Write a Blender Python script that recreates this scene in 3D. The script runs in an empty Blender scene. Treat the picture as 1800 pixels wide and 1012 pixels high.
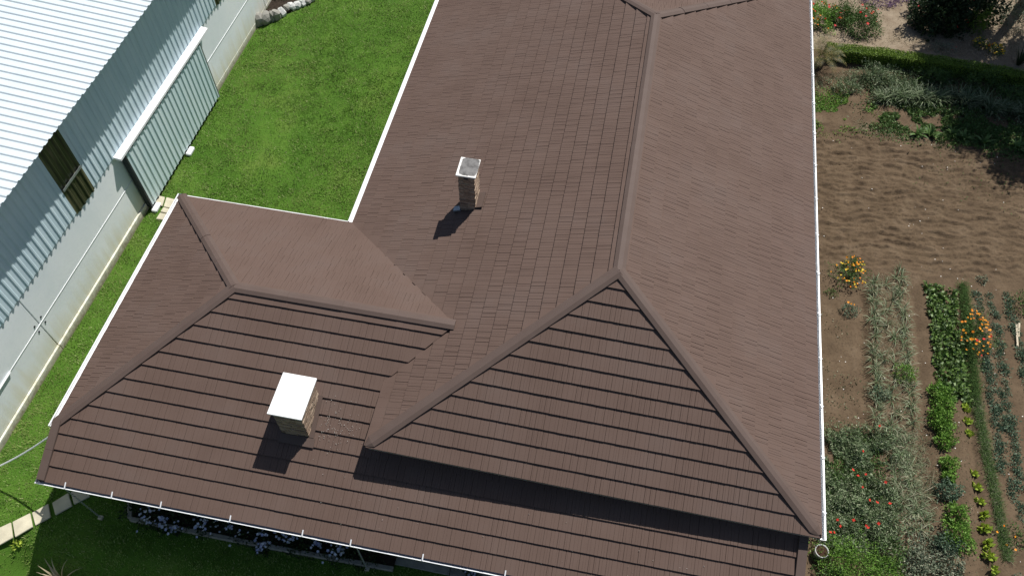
import bpy, bmesh, math, random
import numpy as np
from mathutils import Vector, Matrix

random.seed(7)
RNG = np.random.default_rng(11)
SC = bpy.context.scene
COL = SC.collection

# ------------------------------------------------------------------ camera
CAM = Vector((-0.503, -10.692, 20.165))
YAW, PITCH, ROLL, FPX = -0.17495, 0.9713, 0.01859, 1425.5
def cam_axes():
    f = Vector((math.sin(YAW)*math.cos(PITCH), math.cos(YAW)*math.cos(PITCH), -math.sin(PITCH)))
    r = Vector((math.cos(YAW), -math.sin(YAW), 0)); u = r.cross(f)
    return r*math.cos(ROLL)+u*math.sin(ROLL), -r*math.sin(ROLL)+u*math.cos(ROLL), f
CR, CU, CF = cam_axes()
cd = bpy.data.cameras.new('camera'); cam = bpy.data.objects.new('camera', cd); COL.objects.link(cam)
cd.sensor_width = 36; cd.lens = FPX/1800*36; cd.clip_end = 3000; cd.clip_start = 0.1
m = Matrix((CR, CU, -CF)).transposed().to_4x4(); m.translation = CAM
cam.matrix_world = m
SC.camera = cam

# ------------------------------------------------------------------ sky, sun, exposure
SUN_AZ, SUN_EL = math.radians(29.2), math.radians(58.7)
SUN = Vector((math.sin(SUN_AZ)*math.cos(SUN_EL), math.cos(SUN_AZ)*math.cos(SUN_EL), math.sin(SUN_EL)))
w = bpy.data.worlds.new('World'); SC.world = w; w.use_nodes = True
nt = w.node_tree; nt.nodes.clear()
sky = nt.nodes.new('ShaderNodeTexSky'); sky.sky_type = 'NISHITA'; sky.sun_disc = False
sky.sun_elevation = SUN_EL; sky.sun_rotation = SUN_AZ
bg = nt.nodes.new('ShaderNodeBackground'); bg.inputs['Strength'].default_value = 0.066
wo = nt.nodes.new('ShaderNodeOutputWorld')
nt.links.new(sky.outputs[0], bg.inputs[0]); nt.links.new(bg.outputs[0], wo.inputs[0])
sl = bpy.data.lights.new('sun', 'SUN'); sl.energy = 4.9; sl.angle = math.radians(0.5); sl.color = (1.0, 0.965, 0.91)
so = bpy.data.objects.new('sun', sl); COL.objects.link(so)
so.rotation_euler = SUN.to_track_quat('Z', 'Y').to_euler(); so.location = (8, 8, 40)
SC.view_settings.view_transform = 'Standard'; SC.view_settings.look = 'None'
SC.view_settings.exposure = 0.15; SC.view_settings.gamma = 1; SC.view_settings.use_curve_mapping = False

# ------------------------------------------------------------------ helpers
def ray(u, v):
    return (CF*FPX + CR*(u-900) - CU*(v-506)).normalized()
def G(u, v, z=0.0):
    d = ray(u, v); return CAM + d*((z-CAM.z)/d.z)
def proj(p):
    d = Vector(p)-CAM; k = d.dot(CF)
    return 900+FPX*d.dot(CR)/k, 506-FPX*d.dot(CU)/k

def tag(o, label=None, cat=None, group=None, kind=None):
    if label: o['label'] = label
    if cat: o['category'] = cat
    if group: o['group'] = group
    if kind: o['kind'] = kind
    return o
WORLD = {}
def parent(o, p):
    o.parent = p
    o.matrix_parent_inverse = WORLD.get(p.name, Matrix.Identity(4)).inverted()
def empty(name, loc=(0, 0, 0), rz=0.0):
    o = bpy.data.objects.new(name, None); COL.objects.link(o)
    o.empty_display_size = 0.2; o.location = loc; o.rotation_euler = (0, 0, rz)
    WORLD[o.name] = Matrix.Translation(loc) @ Matrix.Rotation(rz, 4, 'Z')
    return o
def local_child(o, p):          # geometry already in the parent's local frame
    o.parent = p
def link(name, me, mat, par=None, local=False):
    o = bpy.data.objects.new(name, me); COL.objects.link(o)
    if mat is not None and not me.materials: me.materials.append(mat)
    if par is not None:
        if local: local_child(o, par)
        else: parent(o, par)
    return o
class MB:
    def __init__(s): s.v = []; s.f = []; s.uv = []
    def poly(s, pts):
        b = len(s.v); s.v += [tuple(p) for p in pts]; s.f.append(tuple(range(b, b+len(pts))))
    def box(s, a, b):
        x0, y0, z0 = a; x1, y1, z1 = b; k = len(s.v)
        s.v += [(x0,y0,z0),(x1,y0,z0),(x1,y1,z0),(x0,y1,z0),(x0,y0,z1),(x1,y0,z1),(x1,y1,z1),(x0,y1,z1)]
        for q in ((0,3,2,1),(4,5,6,7),(0,1,5,4),(1,2,6,5),(2,3,7,6),(3,0,4,7)): s.f.append(tuple(k+i for i in q))
    def hexa(s, p):             # 8 points, bottom 4 then top 4
        k = len(s.v); s.v += [tuple(q) for q in p]
        for q in ((0,3,2,1),(4,5,6,7),(0,1,5,4),(1,2,6,5),(2,3,7,6),(3,0,4,7)): s.f.append(tuple(k+i for i in q))
    def prism(s, pts, d):       # polygon extruded by the vector d
        n = len(pts); k = len(s.v); d = Vector(d)
        s.v += [tuple(p) for p in pts] + [tuple(Vector(p)+d) for p in pts]
        s.f.append(tuple(range(k, k+n))[::-1]); s.f.append(tuple(range(k+n, k+2*n)))
        for i in range(n): j = (i+1) % n; s.f.append((k+i, k+j, k+n+j, k+n+i))
    def sweep(s, secs, closed=True):   # list of equal-length sections (3D points)
        n = len(secs[0]); k = len(s.v)
        for sec in secs: s.v += [tuple(p) for p in sec]
        for a in range(len(secs)-1):
            for i in range(n if closed else n-1):
                j = (i+1) % n
                s.f.append((k+a*n+i, k+a*n+j, k+(a+1)*n+j, k+(a+1)*n+i))
        if closed:
            s.f.append(tuple(range(k, k+n))[::-1]); s.f.append(tuple(k+(len(secs)-1)*n+i for i in range(n)))
    def tube(s, pts, r, n=6):
        pts = [Vector(p) for p in pts]; secs = []
        for i, p in enumerate(pts):
            t = (pts[min(i+1, len(pts)-1)]-pts[max(i-1, 0)]).normalized()
            a = t.cross(Vector((0.13, 0.31, 0.94))).normalized(); b = t.cross(a)
            rr = r[i] if isinstance(r, (list, tuple)) else r
            secs.append([p+(a*math.cos(2*math.pi*q/n)+b*math.sin(2*math.pi*q/n))*rr for q in range(n)])
        s.sweep(secs)
    def mesh(s, name, smooth=False):
        me = bpy.data.meshes.new(name); me.from_pydata(s.v, [], s.f)
        bm = bmesh.new(); bm.from_mesh(me); bmesh.ops.recalc_face_normals(bm, faces=bm.faces); bm.to_mesh(me); bm.free()
        if smooth: me.polygons.foreach_set('use_smooth', [True]*len(me.polygons))
        me.update(); return me
    def build(s, name, mat, par=None, local=False, smooth=False):
        return link(name, s.mesh(name, smooth), mat, par, local)
def bevel_mod(o, wdt=0.01, seg=1):
    b = o.modifiers.new('bevel', 'BEVEL'); b.width = wdt; b.segments = seg; b.limit_method = 'ANGLE'
def mesh_np(name, V, F, uv=None, smooth=False):
    V = np.asarray(V, np.float32); F = np.asarray(F, np.int32); k = F.shape[1]
    me = bpy.data.meshes.new(name); me.vertices.add(len(V)); me.vertices.foreach_set('co', V.ravel())
    me.loops.add(F.size); me.loops.foreach_set('vertex_index', F.ravel())
    me.polygons.add(len(F)); me.polygons.foreach_set('loop_start', np.arange(len(F), dtype=np.int32)*k)
    try: me.polygons.foreach_set('loop_total', np.full(len(F), k, np.int32))
    except Exception: pass
    if smooth: me.polygons.foreach_set('use_smooth', np.ones(len(F), bool))
    me.update(calc_edges=True); me.validate(); return me

_grids = {}
def vnoise(x, y, seed=0):
    if seed not in _grids: _grids[seed] = np.random.default_rng(seed+100).random((256, 256))
    g = _grids[seed]
    xi = np.floor(x).astype(int); yi = np.floor(y).astype(int); fx = x-xi; fy = y-yi
    fx = fx*fx*(3-2*fx); fy = fy*fy*(3-2*fy)
    a = g[xi % 256, yi % 256]; b = g[(xi+1) % 256, yi % 256]; c = g[xi % 256, (yi+1) % 256]; d = g[(xi+1) % 256, (yi+1) % 256]
    return (a*(1-fx)+b*fx)*(1-fy)+(c*(1-fx)+d*fx)*fy - 0.5
def fbm(x, y, seed=0, o=4):
    r = 0; a = 1.0
    for i in range(o): r = r+a*vnoise(x*2**i, y*2**i, seed+i); a *= 0.5
    return r

# ------------------------------------------------------------------ materials
class NT:
    def __init__(s, name):
        s.m = bpy.data.materials.new(name); s.m.use_nodes = True; s.t = s.m.node_tree
        s.b = s.t.nodes['Principled BSDF']; s.out = s.t.nodes['Material Output']
    def n(s, typ, **kw):
        o = s.t.nodes.new(typ)
        for k, v in kw.items():
            if k in o.inputs: 
                o.inputs[k].default_value = v
            else: setattr(o, k, v)
        return o
    def l(s, a, b): s.t.links.new(a, b)
    def coord(s, kind='Object', scale=(1, 1, 1), rot=(0, 0, 0)):
        c = s.n('ShaderNodeTexCoord'); mp = s.n('ShaderNodeMapping')
        mp.inputs['Scale'].default_value = scale; mp.inputs['Rotation'].default_value = rot
        s.l(c.outputs[kind], mp.inputs[0]); return mp.outputs[0]
    def noise(s, vec, scale, detail=3, rough=0.55, dist=0.0):
        o = s.n('ShaderNodeTexNoise'); o.inputs['Scale'].default_value = scale; o.inputs['Detail'].default_value = detail
        o.inputs['Roughness'].default_value = rough; o.inputs['Distortion'].default_value = dist
        if vec is not None: s.l(vec, o.inputs['Vector'])
        return o.outputs[0]
    def ramp(s, fac, stops):
        o = s.n('ShaderNodeValToRGB'); e = o.color_ramp.elements
        while len(e) < len(stops): e.new(0.5)
        for i, (p, c) in enumerate(stops): e[i].position = p; e[i].color = (*c, 1) if len(c) == 3 else c
        s.l(fac, o.inputs[0]); return o.outputs[0]
    def mix(s, fac, a, b, mode='MIX'):
        o = s.n('ShaderNodeMix'); o.data_type = 'RGBA'; o.blend_type = mode
        if isinstance(fac, (int, float)): o.inputs[0].default_value = fac
        else: s.l(fac, o.inputs[0])
        for sock, val in ((o.inputs[6], a), (o.inputs[7], b)):
            if isinstance(val, tuple): sock.default_value = (*val, 1)
            else: s.l(val, sock)
        return o.outputs[2]
    def math(s, op, a, b=None, c=None):
        o = s.n('ShaderNodeMath'); o.operation = op
        for i, val in enumerate((a, b, c)):
            if val is None: continue
            if isinstance(val, (int, float)): o.inputs[i].default_value = val
            else: s.l(val, o.inputs[i])
        return o.outputs[0]
    def bump(s, h, strength=0.3, dist=0.01):
        o = s.n('ShaderNodeBump'); o.inputs['Strength'].default_value = strength; o.inputs['Distance'].default_value = dist
        s.l(h, o.inputs['Height']); s.l(o.outputs[0], s.b.inputs['Normal'])
    def col(s, c):
        if isinstance(c, tuple): s.b.inputs['Base Color'].default_value = (*c, 1)
        else: s.l(c, s.b.inputs['Base Color'])
    def rough(s, r, spec=0.3):
        s.b.inputs['Roughness'].default_value = r; s.b.inputs['Specular IOR Level'].default_value = spec
M = {}
def plain(name, c, r=0.6, var=0.12, sc=6.0, spec=0.3, metal=0.0, bump=0.0):
    t = NT(name); v = t.coord('Object')
    nz = t.noise(v, sc, 5); hi = tuple(min(1, x*(1+var)) for x in c); lo = tuple(x*(1-var) for x in c)
    t.col(t.ramp(nz, [(0.3, lo), (0.7, hi)])); t.rough(r, spec); t.b.inputs['Metallic'].default_value = metal
    if bump: t.bump(t.noise(v, sc*8, 4), bump, 0.01)
    M[name] = t.m; return t.m

def mat_roof():
    t = NT('stone_coated_roofing')
    uv = t.coord('UV'); oi = t.n('ShaderNodeObjectInfo')
    gi = t.n('ShaderNodeNewGeometry')
    add = t.n('ShaderNodeVectorMath'); add.operation = 'ADD'; t.l(uv, add.inputs[0])
    cmb = t.n('ShaderNodeCombineXYZ'); t.l(t.math('MULTIPLY', oi.outputs['Random'], 37.0), cmb.inputs[0]); t.l(t.math('MULTIPLY', oi.outputs['Random'], 11.0), cmb.inputs[1])
    t.l(cmb.outputs[0], add.inputs[1]); vec = add.outputs[0]
    mp = t.n('ShaderNodeMapping'); mp.inputs['Scale'].default_value = (70, 3.0, 1); t.l(vec, mp.inputs[0])
    grain = t.noise(mp.outputs[0], 1.0, 4, 0.65)
    gran = t.noise(vec, 260, 2)
    posv = t.n('ShaderNodeMapping'); posv.inputs['Scale'].default_value = (1, 1, 1); t.l(gi.outputs['Position'], posv.inputs[0])
    blot = t.noise(posv.outputs[0], 0.7, 5, 0.6)
    base = t.ramp(blot, [(0.3, (0.102, 0.066, 0.052)), (0.52, (0.114, 0.0755, 0.0605)), (0.72, (0.119, 0.083, 0.069))])
    rnd = t.math('ADD', t.math('MULTIPLY', t.math('ADD', gi.outputs['Random Per Island'], oi.outputs['Random']), 0.11), 0.89)
    base = t.mix(1.0, base, t.ramp(rnd, [(0.0, (0, 0, 0)), (1.0, (1, 1, 1))]), 'MULTIPLY')
    base = t.mix(t.ramp(grain, [(0.28, (0.15, 0.15, 0.15)), (0.38, (0, 0, 0))]), base, (0.055, 0.037, 0.03))
    base = t.mix(t.ramp(gran, [(0.45, (0, 0, 0)), (0.8, (0.35, 0.35, 0.35))]), base, (0.165, 0.122, 0.105))
    t.col(base); t.rough(0.8, 0.2)
    t.bump(t.math('ADD', t.math('MULTIPLY', grain, 0.25), t.math('MULTIPLY', gran, 0.5)), 0.2, 0.003)
    M['roof'] = t.m
mat_roof()
def mat_cap():
    t = NT('stone_coated_cap'); gi = t.n('ShaderNodeNewGeometry'); oi = t.n('ShaderNodeObjectInfo')
    nz = t.noise(gi.outputs['Position'], 3.0, 5); gran = t.noise(gi.outputs['Position'], 240, 2)
    c = t.ramp(nz, [(0.3, (0.099, 0.067, 0.055)), (0.7, (0.111, 0.078, 0.065))])
    c = t.mix(t.math('MULTIPLY', oi.outputs['Random'], 0.35), c, (0.082, 0.056, 0.046))
    c = t.mix(t.ramp(gran, [(0.45, (0, 0, 0)), (0.8, (0.3, 0.3, 0.3))]), c, (0.13, 0.10, 0.088))
    t.col(c); t.rough(0.7, 0.3); t.bump(gran, 0.25, 0.004); M['cap'] = t.m
mat_cap()
def mat_concrete_wall():
    t = NT('painted_concrete'); c = t.n('ShaderNodeTexCoord'); sep = t.n('ShaderNodeSeparateXYZ'); t.l(c.outputs['Object'], sep.inputs[0])
    v = t.coord('Object'); big = t.noise(v, 0.55, 5, 0.6); fine = t.noise(v, 9, 6, 0.6)
    streak = t.noise(t.coord('Object', (1, 3.0, 0.25)), 1.4, 4)
    base = t.ramp(big, [(0.3, (0.72, 0.78, 0.79)), (0.55, (0.81, 0.85, 0.855)), (0.75, (0.86, 0.885, 0.88))])
    base = t.mix(t.ramp(fine, [(0.5, (0, 0, 0)), (0.9, (0.35, 0.35, 0.35))]), base, (0.58, 0.63, 0.64))
    hgt = t.math('ADD', sep.outputs[2], t.math('MULTIPLY', t.math('SUBTRACT', streak, 0.5), 1.5))
    st = t.ramp(hgt, [(0.0, (0.85, 0.85, 0.85)), (0.45, (0.45, 0.45, 0.45)), (1.1, (0, 0, 0))])
    base = t.mix(st, base, (0.64, 0.60, 0.42))
    dirt = t.math('ADD', sep.outputs[2], t.math('MULTIPLY', t.math('SUBTRACT', fine, 0.5), 0.5))
    base = t.mix(t.ramp(dirt, [(0.02, (0.8, 0.8, 0.8)), (0.26, (0, 0, 0))]), base, (0.17, 0.145, 0.085))
    t.col(base); t.rough(0.75, 0.25); t.bump(fine, 0.12, 0.01); M['concrete_wall'] = t.m
mat_concrete_wall()
def mat_sheet(name, c1, c2, rust, rough=0.45, metal=0.35):
    t = NT(name); v = t.coord('Object', (1, 1, 0.35)); a = t.noise(v, 2.2, 5); b = t.noise(t.coord('Object', (1, 6, 0.3)), 2.0, 5)
    base = t.mix(t.ramp(a, [(0.3, (0, 0, 0)), (0.7, (1, 1, 1))]), c1, c2)
    base = t.mix(t.ramp(b, [(0.52, (0, 0, 0)), (0.8, (0.5, 0.5, 0.5))]), base, rust)
    t.col(base); t.rough(rough, 0.4); t.b.inputs['Metallic'].default_value = metal; M[name] = t.m
mat_sheet('wall_sheet', (0.50, 0.64, 0.70), (0.62, 0.74, 0.78), (0.46, 0.55, 0.58), 0.5, 0.0)
mat_sheet('door_sheet', (0.54, 0.69, 0.71), (0.64, 0.76, 0.77), (0.74, 0.80, 0.79), 0.5, 0.0)
mat_sheet('white_sheet', (0.60, 0.665, 0.69), (0.56, 0.63, 0.66), (0.50, 0.58, 0.61), 0.5, 0.0)
def mat_translucent():
    t = NT('translucent_sheet'); v = t.coord('Object', (1, 5, 0.4)); a = t.noise(v, 2.0, 4)
    t.col(t.ramp(a, [(0.35, (0.022, 0.024, 0.016)), (0.52, (0.055, 0.052, 0.030)), (0.68, (0.15, 0.135, 0.075))]))
    t.rough(0.3, 0.5); M['translucent'] = t.m
mat_translucent()
plain('white_paint', (0.82, 0.83, 0.84), 0.35, 0.04, 3, 0.5)
plain('white_cap', (0.86, 0.86, 0.84), 0.45, 0.04, 2, 0.4)
plain('white_metal', (0.80, 0.81, 0.82), 0.35, 0.06, 3, 0.5)
plain('dark_metal', (0.03, 0.035, 0.04), 0.5, 0.3)
plain('plaster', (0.62, 0.6, 0.55), 0.8, 0.08, 2)
plain('soffit', (0.30, 0.27, 0.25), 0.7, 0.1, 2)
plain('deck', (0.035, 0.027, 0.024), 0.8, 0.1, 2)
plain('galvanised', (0.32, 0.34, 0.36), 0.4, 0.2, 10, 0.5, 0.6)
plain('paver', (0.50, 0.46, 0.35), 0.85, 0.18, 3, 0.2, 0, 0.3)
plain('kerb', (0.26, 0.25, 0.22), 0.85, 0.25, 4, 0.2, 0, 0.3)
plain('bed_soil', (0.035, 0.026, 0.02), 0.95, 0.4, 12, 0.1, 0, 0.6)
plain('stick', (0.52, 0.45, 0.33), 0.8, 0.15, 8)
plain('pot', (0.46, 0.47, 0.45), 0.5, 0.15, 6)
plain('pot_soil', (0.05, 0.028, 0.018), 0.95, 0.4, 14, 0.1, 0, 0.5)
plain('crumb', (0.72, 0.68, 0.62), 0.8, 0.1)
plain('trunk', (0.10, 0.075, 0.055), 0.9, 0.35, 9, 0.1, 0, 0.6)
def mat_stone(name, stops, sc=7):
    t = NT(name); v = t.coord('Object'); a = t.noise(v, sc, 6, 0.65); gi = t.n('ShaderNodeNewGeometry')
    c = t.ramp(a, stops)
    c = t.mix(0.5, c, t.ramp(gi.outputs['Random Per Island'], [(0, stops[0][1]), (0.5, stops[1][1]), (1, stops[-1][1])]))
    t.col(c); t.rough(0.85, 0.2); t.bump(t.noise(v, sc*6, 5), 0.5, 0.015); M[name] = t.m
mat_stone('ledgestone', [(0.25, (0.15, 0.10, 0.07)), (0.5, (0.30, 0.22, 0.16)), (0.75, (0.46, 0.37, 0.28))], 14)
mat_stone('boulder', [(0.3, (0.12, 0.115, 0.095)), (0.5, (0.22, 0.21, 0.18)), (0.75, (0.36, 0.35, 0.32))], 5)
mat_stone('boulder_pale', [(0.3, (0.30, 0.30, 0.29)), (0.5, (0.48, 0.48, 0.46)), (0.75, (0.68, 0.68, 0.66))], 5)
def mat_weathered_cap():
    t = NT('weathered_cap'); c = t.n('ShaderNodeTexCoord'); sep = t.n('ShaderNodeSeparateXYZ'); t.l(c.outputs['Object'], sep.inputs[0])
    v = t.coord('Object'); nz = t.noise(v, 9, 6, 0.7); n2 = t.noise(v, 5, 5, 0.6)
    ex = t.math('DIVIDE', t.math('ABSOLUTE', t.math('ADD', sep.outputs[0], -0.025)), 0.235); ey = t.math('DIVIDE', t.math('ABSOLUTE', t.math('ADD', sep.outputs[1], -0.02)), 0.315)
    e = t.math('POWER', t.math('ADD', t.math('POWER', ex, 5.0), t.math('POWER', ey, 5.0)), 0.2)
    e = t.math('ADD', e, t.math('MULTIPLY', t.math('SUBTRACT', nz, 0.5), 0.35))
    grey = t.ramp(n2, [(0.35, (0.085, 0.083, 0.08)), (0.52, (0.18, 0.175, 0.17)), (0.75, (0.23, 0.225, 0.215))])
    t.col(t.mix(t.ramp(e, [(0.92, (0, 0, 0)), (0.98, (1, 1, 1))]), grey, (0.85, 0.83, 0.78))); t.rough(0.8, 0.2)
    M['weathered_cap'] = t.m
mat_weathered_cap()
def mat_leaf(name, c1, c2, trans=0.22, rough=0.55, c3=None):
    t = NT(name); gi = t.n('ShaderNodeNewGeometry'); stops = [(0.0, c1), (0.6, c2)]
    if c3: stops.append((0.93, c3))
    c = t.ramp(gi.outputs['Random Per Island'], stops); t.col(c); t.rough(rough, 0.25)
    tr = t.n('ShaderNodeBsdfTranslucent'); t.l(c, tr.inputs[0]); mx = t.n('ShaderNodeMixShader'); mx.inputs[0].default_value = trans
    t.l(t.b.outputs[0], mx.inputs[1]); t.l(tr.outputs[0], mx.inputs[2]); t.l(mx.outputs[0], t.out.inputs[0]); M[name] = t.m
mat_leaf('leaf_green', (0.05, 0.105, 0.026), (0.105, 0.18, 0.05))
mat_leaf('leaf_bright', (0.085, 0.20, 0.03), (0.19, 0.34, 0.06))
mat_leaf('leaf_yellowgreen', (0.26, 0.36, 0.05), (0.40, 0.50, 0.07))
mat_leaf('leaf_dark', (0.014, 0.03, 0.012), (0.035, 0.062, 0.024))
mat_leaf('leaf_grey', (0.10, 0.135, 0.085), (0.20, 0.24, 0.16), 0.15, 0.6, (0.36, 0.36, 0.26))
mat_leaf('leaf_bluegreen', (0.07, 0.12, 0.075), (0.15, 0.22, 0.14))
mat_leaf('leaf_beet', (0.05, 0.10, 0.022), (0.13, 0.21, 0.055), 0.15, 0.3, (0.33, 0.42, 0.22))
mat_leaf('leaf_dry', (0.26, 0.20, 0.12), (0.44, 0.37, 0.25), 0.15)
mat_leaf('leaf_straw', (0.075, 0.10, 0.045), (0.15, 0.17, 0.09), 0.15, 0.6, (0.36, 0.34, 0.23))
mat_leaf('leaf_hedge', (0.10, 0.17, 0.022), (0.20, 0.30, 0.045))
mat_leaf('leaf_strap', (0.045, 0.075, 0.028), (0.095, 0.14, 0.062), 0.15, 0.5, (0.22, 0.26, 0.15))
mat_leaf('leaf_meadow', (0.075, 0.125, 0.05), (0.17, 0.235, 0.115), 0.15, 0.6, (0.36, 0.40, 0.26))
mat_leaf('leaf_olive', (0.05, 0.065, 0.018), (0.13, 0.12, 0.04), 0.15, 0.5, (0.28, 0.22, 0.09))
mat_leaf('petal_orange', (0.75, 0.20, 0.01), (0.85, 0.33, 0.02))
mat_leaf('petal_yellow', (0.75, 0.45, 0.02), (0.85, 0.60, 0.05))
mat_leaf('petal_red', (0.55, 0.012, 0.015), (0.68, 0.045, 0.03))
mat_leaf('petal_blue', (0.36, 0.40, 0.66), (0.62, 0.66, 0.85))
mat_leaf('petal_purple', (0.16, 0.09, 0.20), (0.28, 0.18, 0.32))
def mat_ground(name, stops, sc, detail_stops=None, bump=0.5, dsc=30):
    t = NT(name); gi = t.n('ShaderNodeNewGeometry'); a = t.noise(gi.outputs['Position'], sc, 6, 0.6); b = t.noise(gi.outputs['Position'], dsc, 5, 0.65)
    c = t.ramp(a, stops)
    if detail_stops: c = t.mix(t.ramp(b, detail_stops[0]), c, detail_stops[1])
    t.col(c); t.rough(0.95, 0.1); t.bump(b, bump, 0.02); M[name] = t.m
mat_ground('soil', [(0.3, (0.088, 0.061, 0.038)), (0.55, (0.122, 0.086, 0.054)), (0.75, (0.155, 0.113, 0.074))], 1.6, ([(0.50, (0, 0, 0)), (0.75, (0.75, 0.75, 0.75))], (0.045, 0.032, 0.022)), 0.9, 16)
mat_ground('mulch', [(0.3, (0.19, 0.145, 0.10)), (0.55, (0.27, 0.215, 0.155)), (0.75, (0.33, 0.27, 0.20))], 2.5, ([(0.5, (0, 0, 0)), (0.75, (0.8, 0.8, 0.8))], (0.11, 0.085, 0.055)), 0.8, 22)
mat_ground('lawn', [(0.3, (0.05, 0.12, 0.014)), (0.55, (0.075, 0.155, 0.02)), (0.75, (0.12, 0.18, 0.035))], 0.7, ([(0.45, (0, 0, 0)), (0.75, (0.6, 0.6, 0.6))], (0.03, 0.065, 0.01)))
mat_ground('far_ground', [(0.3, (0.06, 0.09, 0.025)), (0.7, (0.12, 0.13, 0.05))], 0.1)
def mat_grass():
    t = NT('grass_blades'); gi = t.n('ShaderNodeNewGeometry'); big = t.noise(gi.outputs['Position'], 0.32, 5, 0.65); mid = t.noise(gi.outputs['Position'], 1.9, 4, 0.6)
    c = t.ramp(gi.outputs['Random Per Island'], [(0.0, (0.084, 0.165, 0.022)), (0.5, (0.138, 0.255, 0.040)), (0.85, (0.215, 0.335, 0.078)), (0.97, (0.44, 0.48, 0.22))])
    c = t.mix(t.ramp(big, [(0.48, (0, 0, 0)), (0.66, (0.7, 0.7, 0.7))]), c, (0.29, 0.345, 0.11))
    c = t.mix(t.ramp(mid, [(0.34, (0.5, 0.5, 0.5)), (0.5, (0, 0, 0))]), c, (0.055, 0.14, 0.018))
    t.col(c); t.rough(0.6, 0.2); tr = t.n('ShaderNodeBsdfTranslucent'); t.l(c, tr.inputs[0]); mx = t.n('ShaderNodeMixShader'); mx.inputs[0].default_value = 0.25
    t.l(t.b.outputs[0], mx.inputs[1]); t.l(tr.outputs[0], mx.inputs[2]); t.l(mx.outputs[0], t.out.inputs[0]); M['grass'] = t.m
mat_grass()

# ------------------------------------------------------------------ ground, lawn, garden soil
mb = MB(); mb.poly([(-600, -600, -1.8), (600, -600, -1.8), (600, 600, -1.8), (-600, 600, -1.8)])
tag(mb.build('ground', M['far_ground']), kind='structure')
def heightfield(name, x0, x1, y0, y1, st, fn, mat):
    nx = int((x1-x0)/st)+1; ny = int((y1-y0)/st)+1
    X, Y = np.meshgrid(np.linspace(x0, x1, nx), np.linspace(y0, y1, ny), indexing='ij'); Z = fn(X, Y)
    V = np.stack([X, Y, Z], -1).reshape(-1, 3); i = np.arange(nx*ny).reshape(nx, ny)
    F = np.stack([i[:-1, :-1], i[1:, :-1], i[1:, 1:], i[:-1, 1:]], -1).reshape(-1, 4)
    return tag(link(name, mesh_np(name, V, F, smooth=True), mat), kind='structure')
def sstep(t): t = np.clip(t, 0, 1); return t*t*(3-2*t)
def lawn_z(X, Y):      # front dip is added so the house shadow reaches further out
    return 0.05*fbm(X*0.25, Y*0.25, 3) + 0.012*vnoise(X*3, Y*3, 9) - 0.9*sstep((-6.55-Y)/1.1)*sstep((X+14.1)/0.8)
heightfield('lawn', -15.6, 4.9, -14, 24, 0.25, lawn_z, M['lawn'])
# crop rows run along Y: (centre line x at y=0, x at y=10)
def soil_z(X, Y):
    z = 0.05*fbm(X*0.4, Y*0.4, 21)+0.035*fbm(X*2.5, Y*2.5, 31)
    till = np.clip((Y-5.2-0.15*(X-7))/0.7, 0, 1)*np.clip((12.3-Y)/1.0, 0, 1)
    sx = X+0.9*vnoise(X*0.6, Y*0.6, 43); yy = Y-0.10*X+0.35*fbm(X*0.5, Y*0.7, 41)+0.10*vnoise(X*2.2, Y*3, 44)
    ph = yy*2*math.pi/0.29; brk = np.clip(0.55+1.5*fbm(sx*0.8, Y*1.9, 47, 3), 0.05, 1.25)
    ridge = ((0.5+0.5*np.sin(ph+0.6*np.sin(ph)))**1.3-0.4)*0.045*brk
    an = fbm(sx*1.5, yy*9.5, 51, 3); ridge = ridge+0.10*(1-np.clip(np.abs(an)*2.4, 0, 1))**2
    clod = 0.05*np.maximum(0, vnoise(X*5, Y*9, 61)-0.1)+0.045*np.maximum(0, vnoise(X*10, Y*15, 62)-0.05)-0.05*np.maximum(0, vnoise(X*4, Y*10, 66)-0.28)*2
    z = z + till*(ridge+clod)
    bed = np.clip((5.3+0.15*(X-7)-Y)/0.8, 0, 1)
    trench = 0
    for c, wd in ((7.45, 0.16), (8.95, 0.2), (10.25, 0.14)):
        xc = c+(Y-3)*0.035
        trench = trench-0.10*np.exp(-((X-xc)/wd)**2)
    z = z+bed*(trench+0.02*np.maximum(0, vnoise(X*9, Y*9, 63)))
    z = z+0.06*np.exp(-((X-5.3)/0.4)**2)
    return z
heightfield('garden_soil', 4.9, 18.0, -7.0, 15.9, 0.05, soil_z, M['soil'])
def mulch_z(X, Y): return 0.03*fbm(X*0.8, Y*0.8, 71)+0.02*vnoise(X*9, Y*9, 73)+0.0
heightfield('mulch_ground', 4.9, 22.0, 15.9, 28, 0.09, mulch_z, M['mulch'])
def hz(x, y):
    X = np.array([x]); Y = np.array([y])
    return float((soil_z(X, Y) if (x > 4.9 and y < 15.9) else mulch_z(X, Y) if x > 4.9 else lawn_z(X, Y))[0])

# ------------------------------------------------------------------ the house
T1, W, B, L, D = 0.40267, 5.04, 4.839, 9.032, 4.249
ZR = 5.634                               # ridge
GT = 0.03                                # the front end of the long slope sags a little
ZEL = ZR-B*T1-D*GT; ZE = 3.25            # left and right ends of the front eave
DB = 5.87                                # depth of the hidden hip end at the back
A = 7.288; ZL = ZR-A*T1                  # long left slope and its lower eave
T2, W2, XL, YW, YF = 0.4313, 3.543, -12.288, -1.225, -5.949
HX = 3.426
ZW = ZL+W2*T2; XR = 4.83
TR = (ZR-ZE)/W; TF = (ZR-ZE)/D; TWL = (ZW-ZL)/HX
XV = (ZW-ZR)/T1                          # where the wing ridge meets the left slope
YV = (ZR-B*T1-ZW+YW*T2)/(T2-GT)
house = empty('house', (-2, 0, 0))
tag(house, 'brown shingled hip-roofed house with two stone chimneys and white gutters', 'house')
E0 = 0.366; HB = 0.048
SH_W = (0.115, 0.155, 0.195, 0.245, 0.30)
shake_protos = {}
cands = []                               # full shakes: (area, matrix, width index, height index, slope object)
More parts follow.
